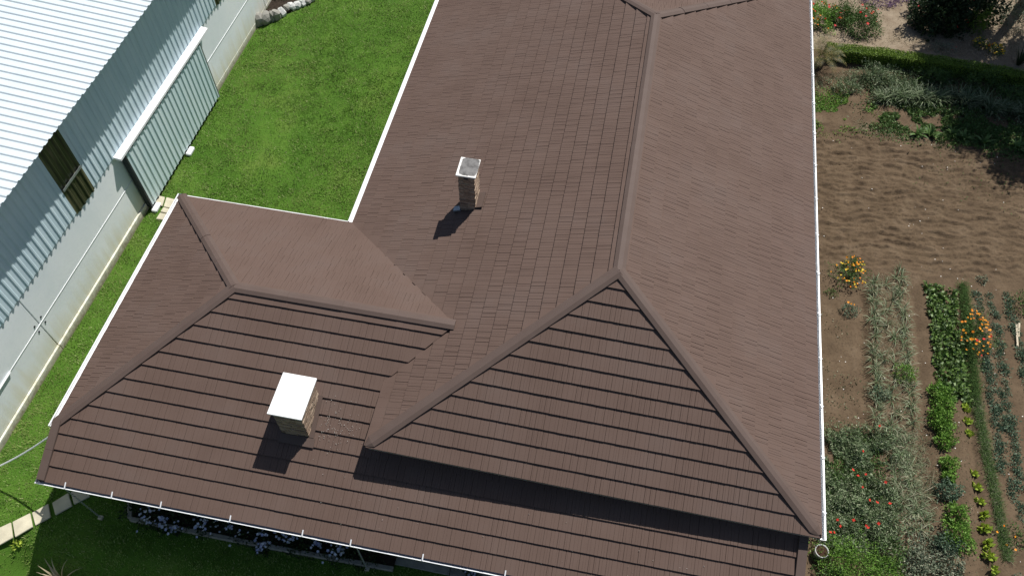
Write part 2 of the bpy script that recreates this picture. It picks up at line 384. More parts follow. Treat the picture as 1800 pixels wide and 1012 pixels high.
rest_v, rest_f, rest_uv = [], [], []
def clip(poly, a, b):                    # keep the part of poly left of a->b
    out = []; n = len(poly)
    def sd(p): return (b[0]-a[0])*(p[1]-a[1])-(b[1]-a[1])*(p[0]-a[0])
    for i in range(n):
        p, q = poly[i], poly[(i+1) % n]; sp, sq = sd(p), sd(q)
        if sp >= 0: out.append(p)
        if (sp >= 0) != (sq >= 0):
            k = sp/(sp-sq); out.append((p[0]+(q[0]-p[0])*k, p[1]+(q[1]-p[1])*k))
    return out
def area(p): return 0.5*sum(p[i][0]*p[(i+1) % len(p)][1]-p[(i+1) % len(p)][0]*p[i][1] for i in range(len(p)))
HS = (HB*0.96, HB, HB*1.04)
def shake_proto(wi, hi, E):
    key = (wi, hi, round(E, 3))
    if key in shake_protos: return shake_protos[key]
    wd = SH_W[wi]; h = HS[hi]; y1 = E+0.025
    c1 = wd*(0.30+0.09*((wi*3+hi) % 3)); c2 = wd*(0.68+0.05*((wi+hi) % 3)); e = (0.0065, 0.005, 0.004)[hi]; dj = (0.0145, 0.010, 0.006)[hi]
    # stamped profile: shallow V joints at both edges, two finer grooves between
    prof = [(0, -dj), (e, 0), (c1-0.003, 0), (c1, -0.004), (c1+0.003, 0)]
    if wi > 1: prof += [(c2-0.0025, 0), (c2, -0.003), (c2+0.0025, 0)]
    prof += [(wd-e, 0), (wd, -dj)]
    k = len(prof); V = [(x, 0, h+d) for x, d in prof]+[(x, y1, 0.004+d*0.8) for x, d in prof]+[(x, 0, -0.02) for x, d in prof]
    F = [(i, i+1, k+i+1, k+i) for i in range(k-1)]+[(2*k+i, 2*k+i+1, i+1, i) for i in range(k-1)]
    me = bpy.data.meshes.new('shingle'); me.from_pydata(V, [], F)
    uv = me.uv_layers.new(name='UVMap')
    for p in me.polygons:
        for li in p.loop_indices:
            co = me.vertices[me.loops[li].vertex_index].co; uv.data[li].uv = (co.x+wi*1.7, co.y+hi*2.3)
    me.materials.append(M['roof']); me.update()
    shake_protos[key] = me; return me
def add_rest(V, F, UV):
    k = len(rest_v); rest_v.extend(V); rest_f.extend([tuple(k+i for i in f) for f in F]); rest_uv.extend(UV)
def slope(name, O, ex, ey, polys, E=E0, phase=0.0, seed=0, lab=None, outline=None):
    """polys: convex 2D pieces (plan points); O is a point on the eave line"""
    rnd = random.Random(seed); O = Vector(O); ex = Vector(ex).normalized(); ey = Vector(ey).normalized(); n = ex.cross(ey).normalized()
    def to2(p):
        # plan point -> local coordinates on the plane
        px, py = p; d = Vector((px-O.x, py-O.y, 0)); z = -(n.x*d.x+n.y*d.y)/n.z; d.z = z
        return (d.dot(ex), d.dot(ey))
    P2 = []
    for pl in polys:
        q = [to2(p) for p in pl]
        if area(q) < 0: q.reverse()
        P2.append(q)
    dk = MB()
    for q in P2:
        dk.prism([O+ex*x+ey*y-n*0.03 for x, y in q], -n*0.12)
    so_ = dk.build('roof_slope', M['deck'], house)
    if lab: so_['label'] = lab
    EDG = [[(*q[i], *q[(i+1) % len(q)]) for i in range(len(q))] for q in P2]
    xs = [p[0] for q in P2 for p in q]; ys = [p[1] for q in P2 for p in q]
    k0 = int(math.floor((min(ys)-phase)/E))
    y = phase+k0*E
    R3 = Matrix((ex, ey, n)).transposed().to_4x4()
    off = rnd.random()*50
    while y < max(ys):
        x = min(xs)-rnd.random()*0.3
        while x < max(xs):
            wi = rnd.choice((0, 0, 1, 1, 2, 2, 3, 4)); hi = rnd.randrange(3); x1 = x+SH_W[wi]; yb = y+rnd.uniform(-0.002, 0.002); yt = yb+E+0.025
            rect = [(x, yb), (x1-0.001, yb), (x1-0.001, yt), (x, yt)]; full = area(rect); got = 0; pcs = []
            for q, ed in zip(P2, EDG):
                c = rect; ins = True; out = False
                for (ax, ay, bx, by) in ed:
                    sg = [(bx-ax)*(p[1]-ay)-(by-ay)*(p[0]-ax) for p in rect]
                    if max(sg) <= 0: out = True; break
                    if min(sg) < 0: ins = False
                if out: continue
                if ins: got += full; pcs.append(rect); continue
                for i in range(len(q)):
                    c = clip(c, q[i], q[(i+1) % len(q)])
                    if len(c) < 3: break
                if len(c) >= 3 and area(c) > 2e-4: got += area(c); pcs.append(c)
            org = O+ex*x+ey*yb-n*0.022
            if got > full*0.995:
                mt = R3.copy(); mt.translation = org
                cor = [proj(mt @ Vector(p)) for p in ((0, 0, HB), (SH_W[wi], 0, HB), (SH_W[wi], E, 0), (0, E, 0))]
                inside = all(4 < u < 1796 and 4 < v < 1008 for u, v in cor)
                cands.append((abs(area(cor)) if inside else 0, mt, wi, hi, E, so_, off))
            elif pcs:
                h = HS[hi]
                for c in pcs:
                    m_ = len(c); zt = [h+(0.004-h)*((py-yb)/(E+0.025)) for px, py in c]
                    V = [tuple(O+ex*px+ey*py+n*(-0.042)) for px, py in c]+[tuple(O+ex*px+ey*py+n*(z-0.022)) for (px, py), z in zip(c, zt)]
                    F = [tuple(range(m_, 2*m_))]+[(i, (i+1) % m_, m_+(i+1) % m_, m_+i) for i in range(m_)]
                    add_rest(V, F, [(px+off, py) for px, py in c]*2)
            x = x1
        y += E
    return so_
xh = -B*(-YW/D); xy0 = XV+(0-YW)/W2*(-A-XV)
nF = Vector((-B, -D, ZEL-ZR)).cross(Vector((W, -D, ZE-ZR))).normalized(); eF = Vector((W+B, 0, ZE-ZEL)).normalized()
if nF.z < 0: nF = -nF
GFX, GFY = -nF.x/nF.z, -nF.y/nF.z
# pieces extend a little past the eave lines so the butts overhang into the gutters
eL2 = Vector((0, -1, -GT)).normalized(); nL2 = Vector((-T1, -GT, 1)).normalized()
slope('left', (-A, 0, ZL), (0, -1, 0), (1, 0, T1), [
    [(0, 0), (0, L), (-B, L+DB), (-A-0.03, L+DB), (-A-0.03, YW+W2), (xy0, 0)]], E=0.36, phase=0.05, seed=1, lab='long brown shingled slope facing the lawn')
slope('left', (-A, 0, ZL), eL2, nL2.cross(eL2), [
    [(0, 0), (xy0, 0), (XV, YW), (xh, YW)], [(xh, YW), (XV, YW), (-B-0.02, YV), (-B-0.02, -D)]], E=0.36, phase=0.05, seed=11, lab='front end of the long brown slope beside the wing ridge')
slope('right', (W, 0, ZE), (0, 1, 0), (-1, 0, TR), [[(0, 0), (W+0.03, -D), (W+0.03, L+DB), (0, L)]], E=0.36, phase=0.0, seed=2, lab='brown shingled slope facing the vegetable garden')
slope('front', (-B, -D, ZEL), eF, nF.cross(eF), [[(0, 0), (-B, -D-0.03), (W, -D-0.03)]], E=0.368, phase=-0.02, seed=3, lab='triangular brown hip end at the front')
slope('back', (0, L+DB, ZE), (-1, 0, 0), (0, -1, (ZR-ZE)/DB), [[(0, L), (W, L+DB), (-B, L+DB)]], seed=4)
yT = -3.5
def xhip(y): return XL+HX-(YW-y)*HX/W2
ZF = ZW-(YW-YF)*T2
slope('porch', (0, YF, ZF), (1, 0, 0), (0, 1, T2), [
    [(xhip(YW), YW), (XV, YW), (-B, YV), (xhip(YV), YV)],
    [(xhip(YV), YV), (-4.4, YV), (-4.4, yT), (xhip(yT), yT)],
    [(xhip(yT), yT), (XR, yT), (XR, YW-W2), (XL, YW-W2)],
    [(XL, YW-W2), (XR, YW-W2), (XR, YF-0.03), (XL, YF-0.03)]], E=0.376, phase=-0.03, seed=5, lab='low front slope running under the hip end')
slope('wing_left', (XL, 0, ZL), (0, -1, 0), (1, 0, TWL), [[(XL+HX, YW), (XL-0.03, YW+W2), (XL-0.03, YW-W2)]], seed=6, lab='triangular brown hip end facing the warehouse')
slope('wing_back', (0, YW+W2, ZL), (-1, 0, 0), (0, -1, T2), [[(XL+HX, YW), (XV, YW), (-A, YW+W2), (XL, YW+W2)]], seed=7, lab='smooth brown slope of the side wing facing the lawn')
cands.sort(key=lambda c: -c[0])
for ar, mt, wi, hi, E, so_, off in cands[:300]:
    o = link('shingle', shake_proto(wi, hi, E), None); o.parent = so_; o.matrix_basis = mt
for ar, mt, wi, hi, E, so_, off in cands[300:]:
    me = shake_proto(wi, hi, E)
    V = [tuple(mt @ v.co) for v in me.vertices]; o2 = mt.translation
    add_rest(V, [tuple(p.vertices) for p in me.polygons], [(v.co.x+off+o2.x+o2.y*3.1, v.co.y+o2.z*2.7+o2.y) for v in me.vertices])
me = bpy.data.meshes.new('shingles'); me.from_pydata(rest_v, [], rest_f)
uvl = me.uv_layers.new(name='UVMap'); li = np.zeros(len(me.loops), np.int32); me.loops.foreach_get('vertex_index', li)
uvl.data.foreach_set('uv', np.array(rest_uv, np.float32)[li].ravel()); me.update()
tag(link('shingles', me, M['roof'], house), kind='stuff')

# ridge, hip and verge caps
def plane_n(gx, gy): return Vector((-gx, -gy, 1)).normalized()   # z = gx*x+gy*y
nLft, nRgt, nFrt = plane_n(T1, 0), plane_n(-TR, 0), nF
nBck, nPor, nWL, nWB = plane_n(0, -(ZR-ZE)/DB), plane_n(0, T2), plane_n(TWL, 0), plane_n(0, -T2)
def cap_run(P0, P1, n1, n2, seg=1.24, wing=0.128, lift=0.048, seed=0, tip=1.0):
    P0, P1 = Vector(P0), Vector(P1); l = (P1-P0); ln = l.length; l.normalize(); rnd = random.Random(seed)
    d1 = n1.cross(l); d2 = n2.cross(l)
    if d1.z > 0: d1 = -d1
    if d2.z > 0: d2 = -d2
    if d1.dot(n2) > 0 and False: d1 = -d1
    k = max(1, round(ln/seg)); up = (n1+n2).normalized()
    for i in range(k):
        a = P0+l*(ln*i/k-(0.03 if i else 0)); b = P0+l*(ln*(i+1)/k); j = rnd.uniform(-0.003, 0.003)
        def sec(p, e, q=1.0):
            wg = wing*q
            return [p+d1*wg-n1*0.02, p+d1*(wg+0.002)+n1*(lift+e)*q, p+d1*0.035*q+n1*(lift+e)*q+up*0.012, p+d2*0.035*q+n2*(lift+e)*q+up*0.012, p+d2*(wg+0.002)+n2*(lift+e)*q, p+d2*wg-n2*0.02]
        mb = MB(); mb.sweep([sec(a, j, tip), sec(a+l*0.16, j), sec(b, 0.006+j)] if (i == 0 and tip < 1) else [sec(a, j), sec(b, 0.006+j)]); o = mb.build('ridge_cap', M['cap'], house)
R1, R2 = (0, 0, ZR), (0, L, ZR)
FLc, FRc = (-B, -D, ZEL), (W, -D, ZE)
HW, RE_ = (XL+HX, YW, ZW), (XV, YW, ZW)
cap_run(R1, R2, nLft, nRgt, seed=1)
cap_run(tuple(Vector(FLc).lerp(Vector(R1), 0.002)), R1, nLft, nFrt, seed=2, tip=0.3); cap_run(tuple(Vector(FRc).lerp(Vector(R1), 0.01)), R1, nRgt, nFrt, seed=3, tip=0.4)
cap_run((-B, L+DB, ZR-B*T1), R2, nLft, nBck, seed=4); cap_run((W, L+DB, ZE), R2, nRgt, nBck, seed=5)
cap_run(HW, RE_, nPor, nWB, seed=6)
cap_run((XL, YW-W2, ZL), HW, nWL, nPor, seed=7); cap_run((XL, YW+W2, ZL), HW, nWL, nWB, seed=8)
def verge(x, sgn, y0, y1):
    P = lambda y: ZW-(YW-y)*T2
    k = 2 if sgn < 0 else 3
    for i in range(k):
        ya, yb = y0+(y1-y0)*i/k, y0+(y1-y0)*(i+1)/k-0.004
        secs = []
        for y in (ya, yb):
            z = P(y); secs.append([Vector((x-sgn*0.16, y, z+0.02)), Vector((x-sgn*0.16, y, z+0.075)), Vector((x+sgn*0.03, y, z+0.085)), Vector((x+sgn*0.03, y, z-0.16)), Vector((x+sgn*0.005, y, z-0.16)), Vector((x+sgn*0.005, y, z+0.02))])
        mb = MB(); mb.sweep(secs); mb.build('verge_cap', M['cap'], house)
verge(XL, -1, YF-0.02, YW-W2+0.06); verge(XR, 1, YF-0.02, yT)

# walls
def wallbox(a, b):
    mb = MB(); mb.box(a, b); return mb.build('wall', M['plaster'], house)
wallbox((-4.4, -3.5, -0.2), (4.5, L+DB-0.55, 3.15))
wallbox((-6.8, 1.8, -0.2), (-4.397, L+DB-0.55, 2.72))
wallbox((XL+0.55, -4.0, -0.2), (-4.397, 1.797, 2.62))
wallbox((-4.394, -4.0, -0.2), (4.4, -3.503, 2.65))
mb = MB()                                # white fascias and soffits
mb.box((-A+0.02, YW+W2+0.1, ZL-0.20), (-A+0.05, L+DB, ZL-0.03)); mb.box((W-0.05, -D+0.02, ZE-0.20), (W-0.02, L+DB, ZE-0.03))
mb.box((XL+0.02, YW-W2+0.05, ZL-0.2), (XL+0.05, YW+W2-0.05, ZL-0.03)); mb.box((XL+0.05, YW+W2-0.05, ZL-0.2), (-A, YW+W2-0.02, ZL-0.03))
mb.box((XL+0.05, YF+0.02, ZF-0.2), (XR-0.05, YF+0.05, ZF-0.03))
mb.build('fascia', M['white_paint'], house)
mb = MB(); mb.hexa([(-B+0.05, -D+0.03, ZEL-0.20), (W-0.06, -D+0.03, ZE-0.20), (W-0.06, -D+0.06, ZE-0.20), (-B+0.05, -D+0.06, ZEL-0.20), (-B+0.05, -D+0.03, ZEL-0.05), (W-0.06, -D+0.03, ZE-0.05), (W-0.06, -D+0.06, ZE-0.05), (-B+0.05, -D+0.06, ZEL-0.05)])
mb.build('fascia', M['soffit'], house)

# gutters: channel swept along a horizontal line; out = horizontal outward direction
def gutter(P0, P1, out, wd=0.125, dep=0.085, brackets=(), lip=0.018, mat='white_metal', reach=-0.015):
    P0, P1, out = Vector(P0), Vector(P1), Vector(out); up = Vector((0, 0, 1)); t = 0.004
    prof = [(0.0, 0.0), (0.0, -dep*0.75), (0.02, -dep), (wd-0.02, -dep), (wd, -dep*0.7), (wd, 0.0), (wd+lip*0.5, 0.004), (wd+lip*0.5, -0.012), (wd+t, -0.012), (wd+t, -dep*0.72), (wd-0.018, -dep-t), (0.018, -dep-t), (-t, -dep*0.77), (-t, 0.0)]
    prof = [(x, z) if i not in (5,) else (wd-lip*0.5, 0.004) for i, (x, z) in enumerate(prof)]
    mb = MB(); mb.sweep([[p+out*x+up*z for x, z in prof] for p in (P0, P1)])
    ax = (P1-P0).normalized()
    o = mb.build('gutter', M[mat], house)
    for p, s in ((P0, 1), (P1, -1)):
        mb = MB(); mb.prism([p+out*x+up*z-ax*s*0.004 for x, z in ((-t, 0), (-t, -dep-0.006), (wd+t, -dep-0.006), (wd+t, 0.002))], -ax*s*0.004)
        link('end_cap', mb.mesh('end_cap'), M['galvanised']).parent = o
    for f in brackets:
        p = P0+(P1-P0)*f; mb = MB()
        a = p+out*reach+up*(0.11-reach*0.43); b = p+out*(wd+0.022)+up*0.042
        mb.hexa([a-ax*0.014, a+ax*0.014, b+ax*0.014, b-ax*0.014, a-ax*0.014+up*0.006, a+ax*0.014+up*0.006, b+ax*0.014+up*0.006, b-ax*0.014+up*0.006])
        link('bracket', mb.mesh('bracket'), M['white_metal']).parent = o
    return o
gz = lambda z: z-0.055
BRK = []
for bu, bv in ((88, 839), (174, 857), (265, 877), (391, 903), (522, 930), (609, 948), (739, 975), (887, 1006)):
    dd = ray(bu, bv); tt = (YF-0.1-CAM.y)/dd.y; BRK.append(CAM.x+dd.x*tt)
BRK += [BRK[-1]+1.3*(i+1) for i in range(4)]
gutter((XL-0.10, YF+0.02, gz(ZF)), (XR+0.05, YF+0.02, gz(ZF)), (0, -1, 0), wd=0.095, lip=0.026, brackets=[(u+12.39)/17.27 for u in BRK])
gutter((-A-0.045, YW+W2+0.03, gz(ZL)), (-A-0.045, L+DB, gz(ZL)), (-1, 0, 0), wd=0.11, lip=0.03)
gutter((XL-0.045, YW-W2-0.06, gz(ZL)), (XL-0.045, YW+W2+0.10, gz(ZL)), (-1, 0, 0), wd=0.11, lip=0.03)
gutter((XL-0.02, YW+W2-0.01, gz(ZL)), (-A+0.04, YW+W2-0.01, gz(ZL)), (0, 1, 0), wd=0.085, lip=0.026)
gutter((W+0.0, -D-0.02, gz(ZE)), (W+0.0, L+DB, gz(ZE)), (1, 0, 0), wd=0.105, lip=0.035, reach=0.02, brackets=[i/15+0.03 for i in range(15)])

# rain chains hanging from the front gutter
def rain_chain(p_top, z0):
    mb = MB(); n = int((p_top[2]-z0)/0.075)
    for i in range(n):
        z = p_top[2]-0.075*i; a = (i % 2)*math.pi/2
        pts = []
        for q in range(9):
            th = 2*math.pi*q/8; dx = 0.022*math.cos(th); pts.append((p_top[0]+dx*math.cos(a), p_top[1]+dx*math.sin(a), z-0.0375+0.05*math.sin(th)))
        mb.tube(pts, 0.006, 4)
    o = mb.build('rain_chain', M['galvanised'], house)
    mb = MB(); mb.box((p_top[0]-0.05, p_top[1]-0.05, z0), (p_top[0]+0.05, p_top[1]+0.05, z0+0.07)); link('chain_anchor', mb.mesh('chain_anchor'), M['paver']).parent = o
g = G(178, 910); rain_chain((g.x, g.y, ZF-0.15), 0.0)
g = G(646, 1000); rain_chain((g.x, g.y, ZF-0.15), 0.0)

# chimneys
def chimney(x0, y0, x1, y1, zc, zb, ins, kind):
    cx, cy = (x0+x1)/2, (y0+y1)/2; sx, sy = (x1-x0)/2-ins, (y1-y0)/2-ins; rnd = random.Random(int(cx*100))
    mb = MB(); mb.box((cx-sx+0.02, cy-sy+0.02, zb), (cx+sx-0.02, cy+sy-0.02, zc-0.03)); ch = mb.build('chimney', M['deck'], house)
    ch['label'] = 'large stone-clad chimney with clean white cap' if kind == 'big' else 'slim stone-clad chimney with weathered grey cap'
    mb = MB(); z = zb
    while z < zc-0.05:
        h = min(rnd.uniform(0.028, 0.05), zc-0.045-z)
        if h < 0.008: break
        for face in range(4):
            hw = sx if face in (0, 2) else sy; hd = sy if face in (0, 2) else sx; p = -hw
            while p < hw-0.01:
                q = min(hw, p+rnd.uniform(0.09, 0.28)); q = hw if hw-q < 0.05 else q; o = rnd.uniform(0.0, 0.022)
                a, b = p+(0.0015), q-0.0015
                if face == 0: mb.box((cx+a, cy-hd-o, z), (cx+b, cy-hd+0.018, z+h-0.003))
                elif face == 2: mb.box((cx+a, cy+hd-0.018, z), (cx+b, cy+hd+o, z+h-0.003))
                elif face == 1: mb.box((cx+hd-0.018, cy+a, z), (cx+hd+o, cy+b, z+h-0.003))
                else: mb.box((cx-hd-o, cy+a, z), (cx-hd+0.018, cy+b, z+h-0.003))
                p = q
        z += h
    st = link('cladding_stones', mb.mesh('cladding_stones'), M['ledgestone']); st.parent = ch; st['kind'] = 'stuff'
    mb = MB(); hx_, hy_ = (x1-x0)/2, (y1-y0)/2; mb.box((-hx_, -hy_, -0.045), (hx_, hy_, 0.0))
    cp = link('cap', mb.mesh('cap'), M['white_cap'] if kind == 'big' else M['weathered_cap']); cp.parent = ch; cp.location = (cx, cy, zc); bevel_mod(cp, 0.006)
    if kind == 'small':
        mb = MB(); mb.box((cx-0.06, cy-sy-0.026, zc-0.15), (cx+0.045, cy-sy+0.0, zc-0.055)); link('vent_slot', mb.mesh('vent_slot'), M['dark_metal']).parent = ch
    return ch, (cx, cy, sx, sy)
ch2, c2d = chimney(-6.998, -4.146, -6.214, -3.111, 4.095, 2.6, 0.075, 'big')
ch1, c1d = chimney(-4.251, 2.282, -3.752, 2.904, 5.351, 3.6, 0.055, 'small')
def on_plane(x, y, z0, gx, gy, px, py): return z0+gx*(x-px)+gy*(y-py)
def flashing(par, pts, n, th=0.03, mat='cap'):
    mb = MB(); mb.prism([Vector(p)+n*0.032 for p in pts], n*th); link('flashing', mb.mesh('flashing'), M[mat]).parent = par
zp = lambda x, y: ZW-(YW-y)*T2
cx, cy, sx, sy = c2d
flashing(ch2, [(cx-sx-0.02, cy-sy-0.2, zp(0, cy-sy-0.2)), (cx+sx+0.16, cy-sy-0.2, zp(0, cy-sy-0.2)), (cx+sx+0.16, cy-sy-0.01, zp(0, cy-sy-0.01)), (cx-sx-0.02, cy-sy-0.01, zp(0, cy-sy-0.01))], nPor, 0.015)
flashing(ch2, [(cx+sx+0.01, cy-sy, zp(0, cy-sy)), (cx+sx+0.12, cy-sy, zp(0, cy-sy)), (cx+sx+0.12, cy+sy, zp(0, cy+sy)), (cx+sx+0.01, cy+sy, zp(0, cy+sy))], nPor, 0.012)
zl = lambda x, y: ZR+x*T1
cx, cy, sx, sy = c1d
flashing(ch1, [(cx+sx+0.01, cy-sy, zl(cx+sx+0.01, 0)), (cx+sx+0.2, cy-sy, zl(cx+sx+0.2, 0)), (cx+sx+0.2, cy+sy, zl(cx+sx+0.2, 0)), (cx+sx+0.01, cy+sy, zl(cx+sx+0.01, 0))], nLft, 0.03)
flashing(ch1, [(cx-sx-0.16, cy-sy-0.05, zl(cx-sx-0.16, 0)), (cx-sx+0.02, cy-sy-0.05, zl(cx-sx+0.02, 0)), (cx-sx+0.02, cy-sy+0.1, zl(cx-sx+0.02, 0)), (cx-sx-0.16, cy-sy+0.1, zl(cx-sx-0.16, 0))], nLft, 0.05, 'galvanised')
# pale mortar crumbs lying on the roof right of the big chimney, and odd specks elsewhere
mb = MB(); rnd = random.Random(5)
for i in range(150):
    if i < 105: x = -6.15+abs(rnd.gauss(0.45, 0.30)); y = -3.75+rnd.gauss(0, 0.24)
    else: x = rnd.uniform(-11.5, 4.0); y = rnd.uniform(-5.7, -4.7)
    if x < -6.12: continue
    s = rnd.uniform(0.003, 0.0065); z = zp(x, y)+0.026+0.02*rnd.random(); mb.hexa([(x-s, y-s, z-0.02), (x+s, y-s*0.7, z-0.02), (x+s*0.8, y+s, z-0.02), (x-s, y+s*0.6, z-0.02), (x-s*0.6, y-s*0.6, z+s), (x+s*0.7, y-s*0.5, z+s), (x+s*0.5, y+s*0.7, z+s), (x-s*0.6, y+s*0.4, z+s*0.7)])
tag(mb.build('mortar_crumbs', M['crumb']), 'pale mortar crumbs scattered on the roof beside the large white-capped chimney', 'debris', kind='stuff')

# ------------------------------------------------------------------ warehouse
WH = empty('warehouse', (-15.03, 0, 0), -math.atan(0.0207))
tag(WH, 'white corrugated-roof warehouse with painted concrete base and sliding metal door', 'warehouse')
def wpart(mb, name, mat, par=None, smooth=False):
    return link(name, mb.mesh(name, smooth), M[mat], par or WH, local=True)
ZJ, ZC, ZT = 1.33, 2.55, 5.55
# precast panels: x<0 is inside, outer face at x=0 ; split at vertical joints and round the door opening
DY0, DY1 = 3.63, 9.02
for a, b in ((-16.0, -6.8), (-6.8, -1.7), (-1.7, 3.8), (8.8, 13.8), (13.8, 18.8), (18.8, 26)):
    for z0, z1 in ((0.25, ZJ), (ZJ, ZC+0.25)):
        mb = MB(); mb.box((-0.14, a+0.012, z0+0.012), (0, b-0.012, z1-0.012)); o = wpart(mb, 'concrete_panel', 'concrete_wall'); bevel_mod(o, 0.012)
    mb = MB(); mb.box((-0.14, a+0.006, -0.3), (0.05 if a < 3 else 0.004, b-0.006, 0.25 if a < 3 else 0.262)); o = wpart(mb, 'plinth', 'concrete_wall'); bevel_mod(o, 0.01)
for a, b in ((-16, 3.6), (9.0, 26)):
    mb = MB(); mb.box((-0.1, a, ZJ-0.011), (0.012, b, ZJ+0.013)); wpart(mb, 'joint_strip', 'white_paint')
mb = MB(); mb.box((-0.4, -16, -0.3), (-0.141, 26, ZT-0.3)); wpart(mb, 'inner_wall', 'deck')
for a in (-1.7,):
    for sy_ in (-0.16, 0.16):
        for sz in (-0.12, 0.14):
            mb = MB(); mb.tube([(0.0, a+sy_, ZJ+sz), (0.02, a+sy_, ZJ+sz)], 0.028, 8); wpart(mb, 'bolt', 'dark_metal')
mb = MB(); mb.tube([(0.03, -6.0, ZJ), (0.03, -3.2, ZJ+0.02)], 0.028, 8); wpart(mb, 'conduit', 'white_paint')
def corr_profile(y0, y1, per=0.235, top=0.055, slope_=0.035, h=0.05):
    pts = []; y = y0
    while y < y1-1e-6:
        for dy, x in ((0, 0), (per-top-2*slope_, 0), (per-top-slope_, h), (per-slope_, h)):
            if y+dy <= y1: pts.append((y+dy, x))
        y += per
    pts.append((y1, 0)); return pts
def cladding(y0, y1, z0, z1, name, mat, base=0.02, par=None, h=0.026, top=0.05, rag=0.0):
    pr = corr_profile(y0, y1, h=h, top=top); mb = MB(); r = random.Random(3)
    k = len(pr); v = [(base+x, y, z0) for y, x in pr]+[(base+x, y, z1) for y, x in pr]; v += [(p[0]-0.004, p[1], p[2]) for p in v]
    mb.v = v
    for i in range(k-1):
        mb.f += [(i, i+1, k+i+1, k+i), (2*k+i+1, 2*k+i, 3*k+i, 3*k+i+1), (i+1, i, 2*k+i, 2*k+i+1)]
    return wpart(mb, name, mat, par)
edges = [(-16, 1.26, 0), (1.26, 2.24, 1), (2.24, 10.69, 0), (10.69, 11.7, 1), (11.7, 26, 0)]
for a, b, tr in edges:
    if tr:
        cladding(a, b, ZC-0.06, ZT-0.2, 'translucent_sheet', 'translucent', 0.022, h=0.034)
        mb = MB(); mb.box((0.058, a+0.02, 3.42), (0.07, b-0.02, 3.50)); wpart(mb, 'crossbar', 'galvanised')
    else:
        q = a
        while q < b-0.01:                  # sheets of about a metre, lapped
            e = min(b, q+4.0) if b-q-4.0 > 0.6 else b
            cladding(q, e, ZC, ZT-0.2, 'wall_sheet', 'wall_sheet', 0.02+0.0015*(int(q*10) % 2)); q = e
# roof: ribs run down the slope to the edge at x = 0.7
XO, ZO, PT = 0.615, 5.45, math.tan(math.radians(4.5))
q = -16.0
while q < 26:
    e = q+2.115; pr = corr_profile(q, e, per=0.235, top=0.05, slope_=0.03, h=0.032); mb = MB(); k = len(pr); xo = XO+random.uniform(-0.015, 0.015)
    mb.v = [(xo, y, ZO+x) for y, x in pr]+[(-16.0, y, ZO+x+(16+xo)*PT) for y, x in pr]+[(xo, y, ZO+x-0.006) for y, x in pr]+[(-16.0, y, ZO+x+(16+xo)*PT-0.006) for y, x in pr]
    for i in range(k-1): mb.f += [(i, i+1, k+i+1, k+i), (2*k+i+1, 2*k+i, 3*k+i, 3*k+i+1), (i+1, i, 2*k+i, 2*k+i+1)]
    wpart(mb, 'roof_sheet', 'white_sheet'); q = e
mb = MB(); mb.box((0.0, -16, ZO-0.22), (0.06, 26, ZO-0.05)); wpart(mb, 'eave_purlin', 'galvanised')
# sliding door
mb = MB(); mb.box((0.06, DY0+0.04, 0.16), (0.20, DY1-0.20, ZC-0.16)); door = wpart(mb, 'sliding_door', 'dark_metal')
dsh = cladding(DY0+0.05, DY1-0.2, 0.14, ZC-0.15, 'door_sheet', 'door_sheet', 0.204, par=None, h=0.026); dsh.parent = door
mb = MB(); mb.box((0.05, DY0-0.03, 0.12), (0.235, DY0+0.037, ZC-0.14)); link('door_edge', mb.mesh('door_edge'), M['dark_metal']).parent = door
mb = MB(); mb.box((0.05, DY1-0.197, 0.12), (0.235, DY1-0.15, ZC-0.14)); link('door_edge', mb.mesh('door_edge'), M['galvanised']).parent = door
mb = MB(); mb.hexa([(0.03, DY0-0.25, ZC-0.06), (0.26, DY0-0.25, ZC-0.08), (0.26, DY1+0.48, ZC-0.08), (0.03, DY1+0.48, ZC-0.06), (0.03, DY0-0.25, ZC+0.045), (0.26, DY0-0.25, ZC+0.01), (0.26, DY1+0.48, ZC+0.01), (0.03, DY1+0.48, ZC+0.045)])
o = wpart(mb, 'door_rail_cover', 'white_paint'); bevel_mod(o, 0.01)
for y in (DY0+0.15, 6.3):
    mb = MB(); mb.box((0.20, y-0.28, -0.02), (0.38, y+0.10, 0.10)); o = wpart(mb, 'door_guide', 'white_paint'); bevel_mod(o, 0.03)

# overhead cable from the house verge to the warehouse wall
a = Vector((XL-0.02, YW-W2-0.2, ZL-0.16)); d = ray(-30, 832); t = (-15.0-CAM.x)/d.x; b = CAM+d*t
pts = [a.lerp(b, i/10)-Vector((0, 0, 0.10*math.sin(math.pi*i/10))) for i in range(11)]
mb = MB(); mb.tube(pts, 0.022, 6); tag(mb.build('overhead_cable', M['white_paint']), 'thin white cable from the front left roof corner across the grass', 'cable')

# ------------------------------------------------------------------ paving
def slabs(name, polys, label_kind):
    root = empty(name, (0, 0, 0)); tag(root, kind='structure')
    for pl in polys:
        pts = [G(u, v) for u, v in pl]; c = sum(pts, Vector())/len(pts)
        mb = MB(); mb.prism([p+(c-p).normalized()*0.012+Vector((0, 0, 0.0)) for p in pts], (0, 0, 0.055)); o = mb.build('paving_slab', M['paver'], root); bevel_mod(o, 0.012)
        o.location.z = random.uniform(0, 0.012)
k = 1/4.363
def zz(*p): return [(x*k, 780+y*k) for x, y in p]
slabs('stone_path', [zz((-150, 715), (-10, 645), (-5, 785), (-150, 850)), zz((-5, 645), (92, 600), (108, 722), (0, 782)), zz((100, 600), (240, 530), (262, 640), (122, 722)), zz((248, 530), (378, 458), (398, 565), (276, 632)),
    zz((402, 455), (530, 375), (562, 478), (430, 552)), zz((545, 372), (665, 320), (698, 405), (572, 470)), zz((690, 330), (800, 280), (850, 350), (715, 400))], 'front')
k2 = 1/5.06
def z2(*p): return [(150+x*k2, 200+y*k2) for x, y in p]
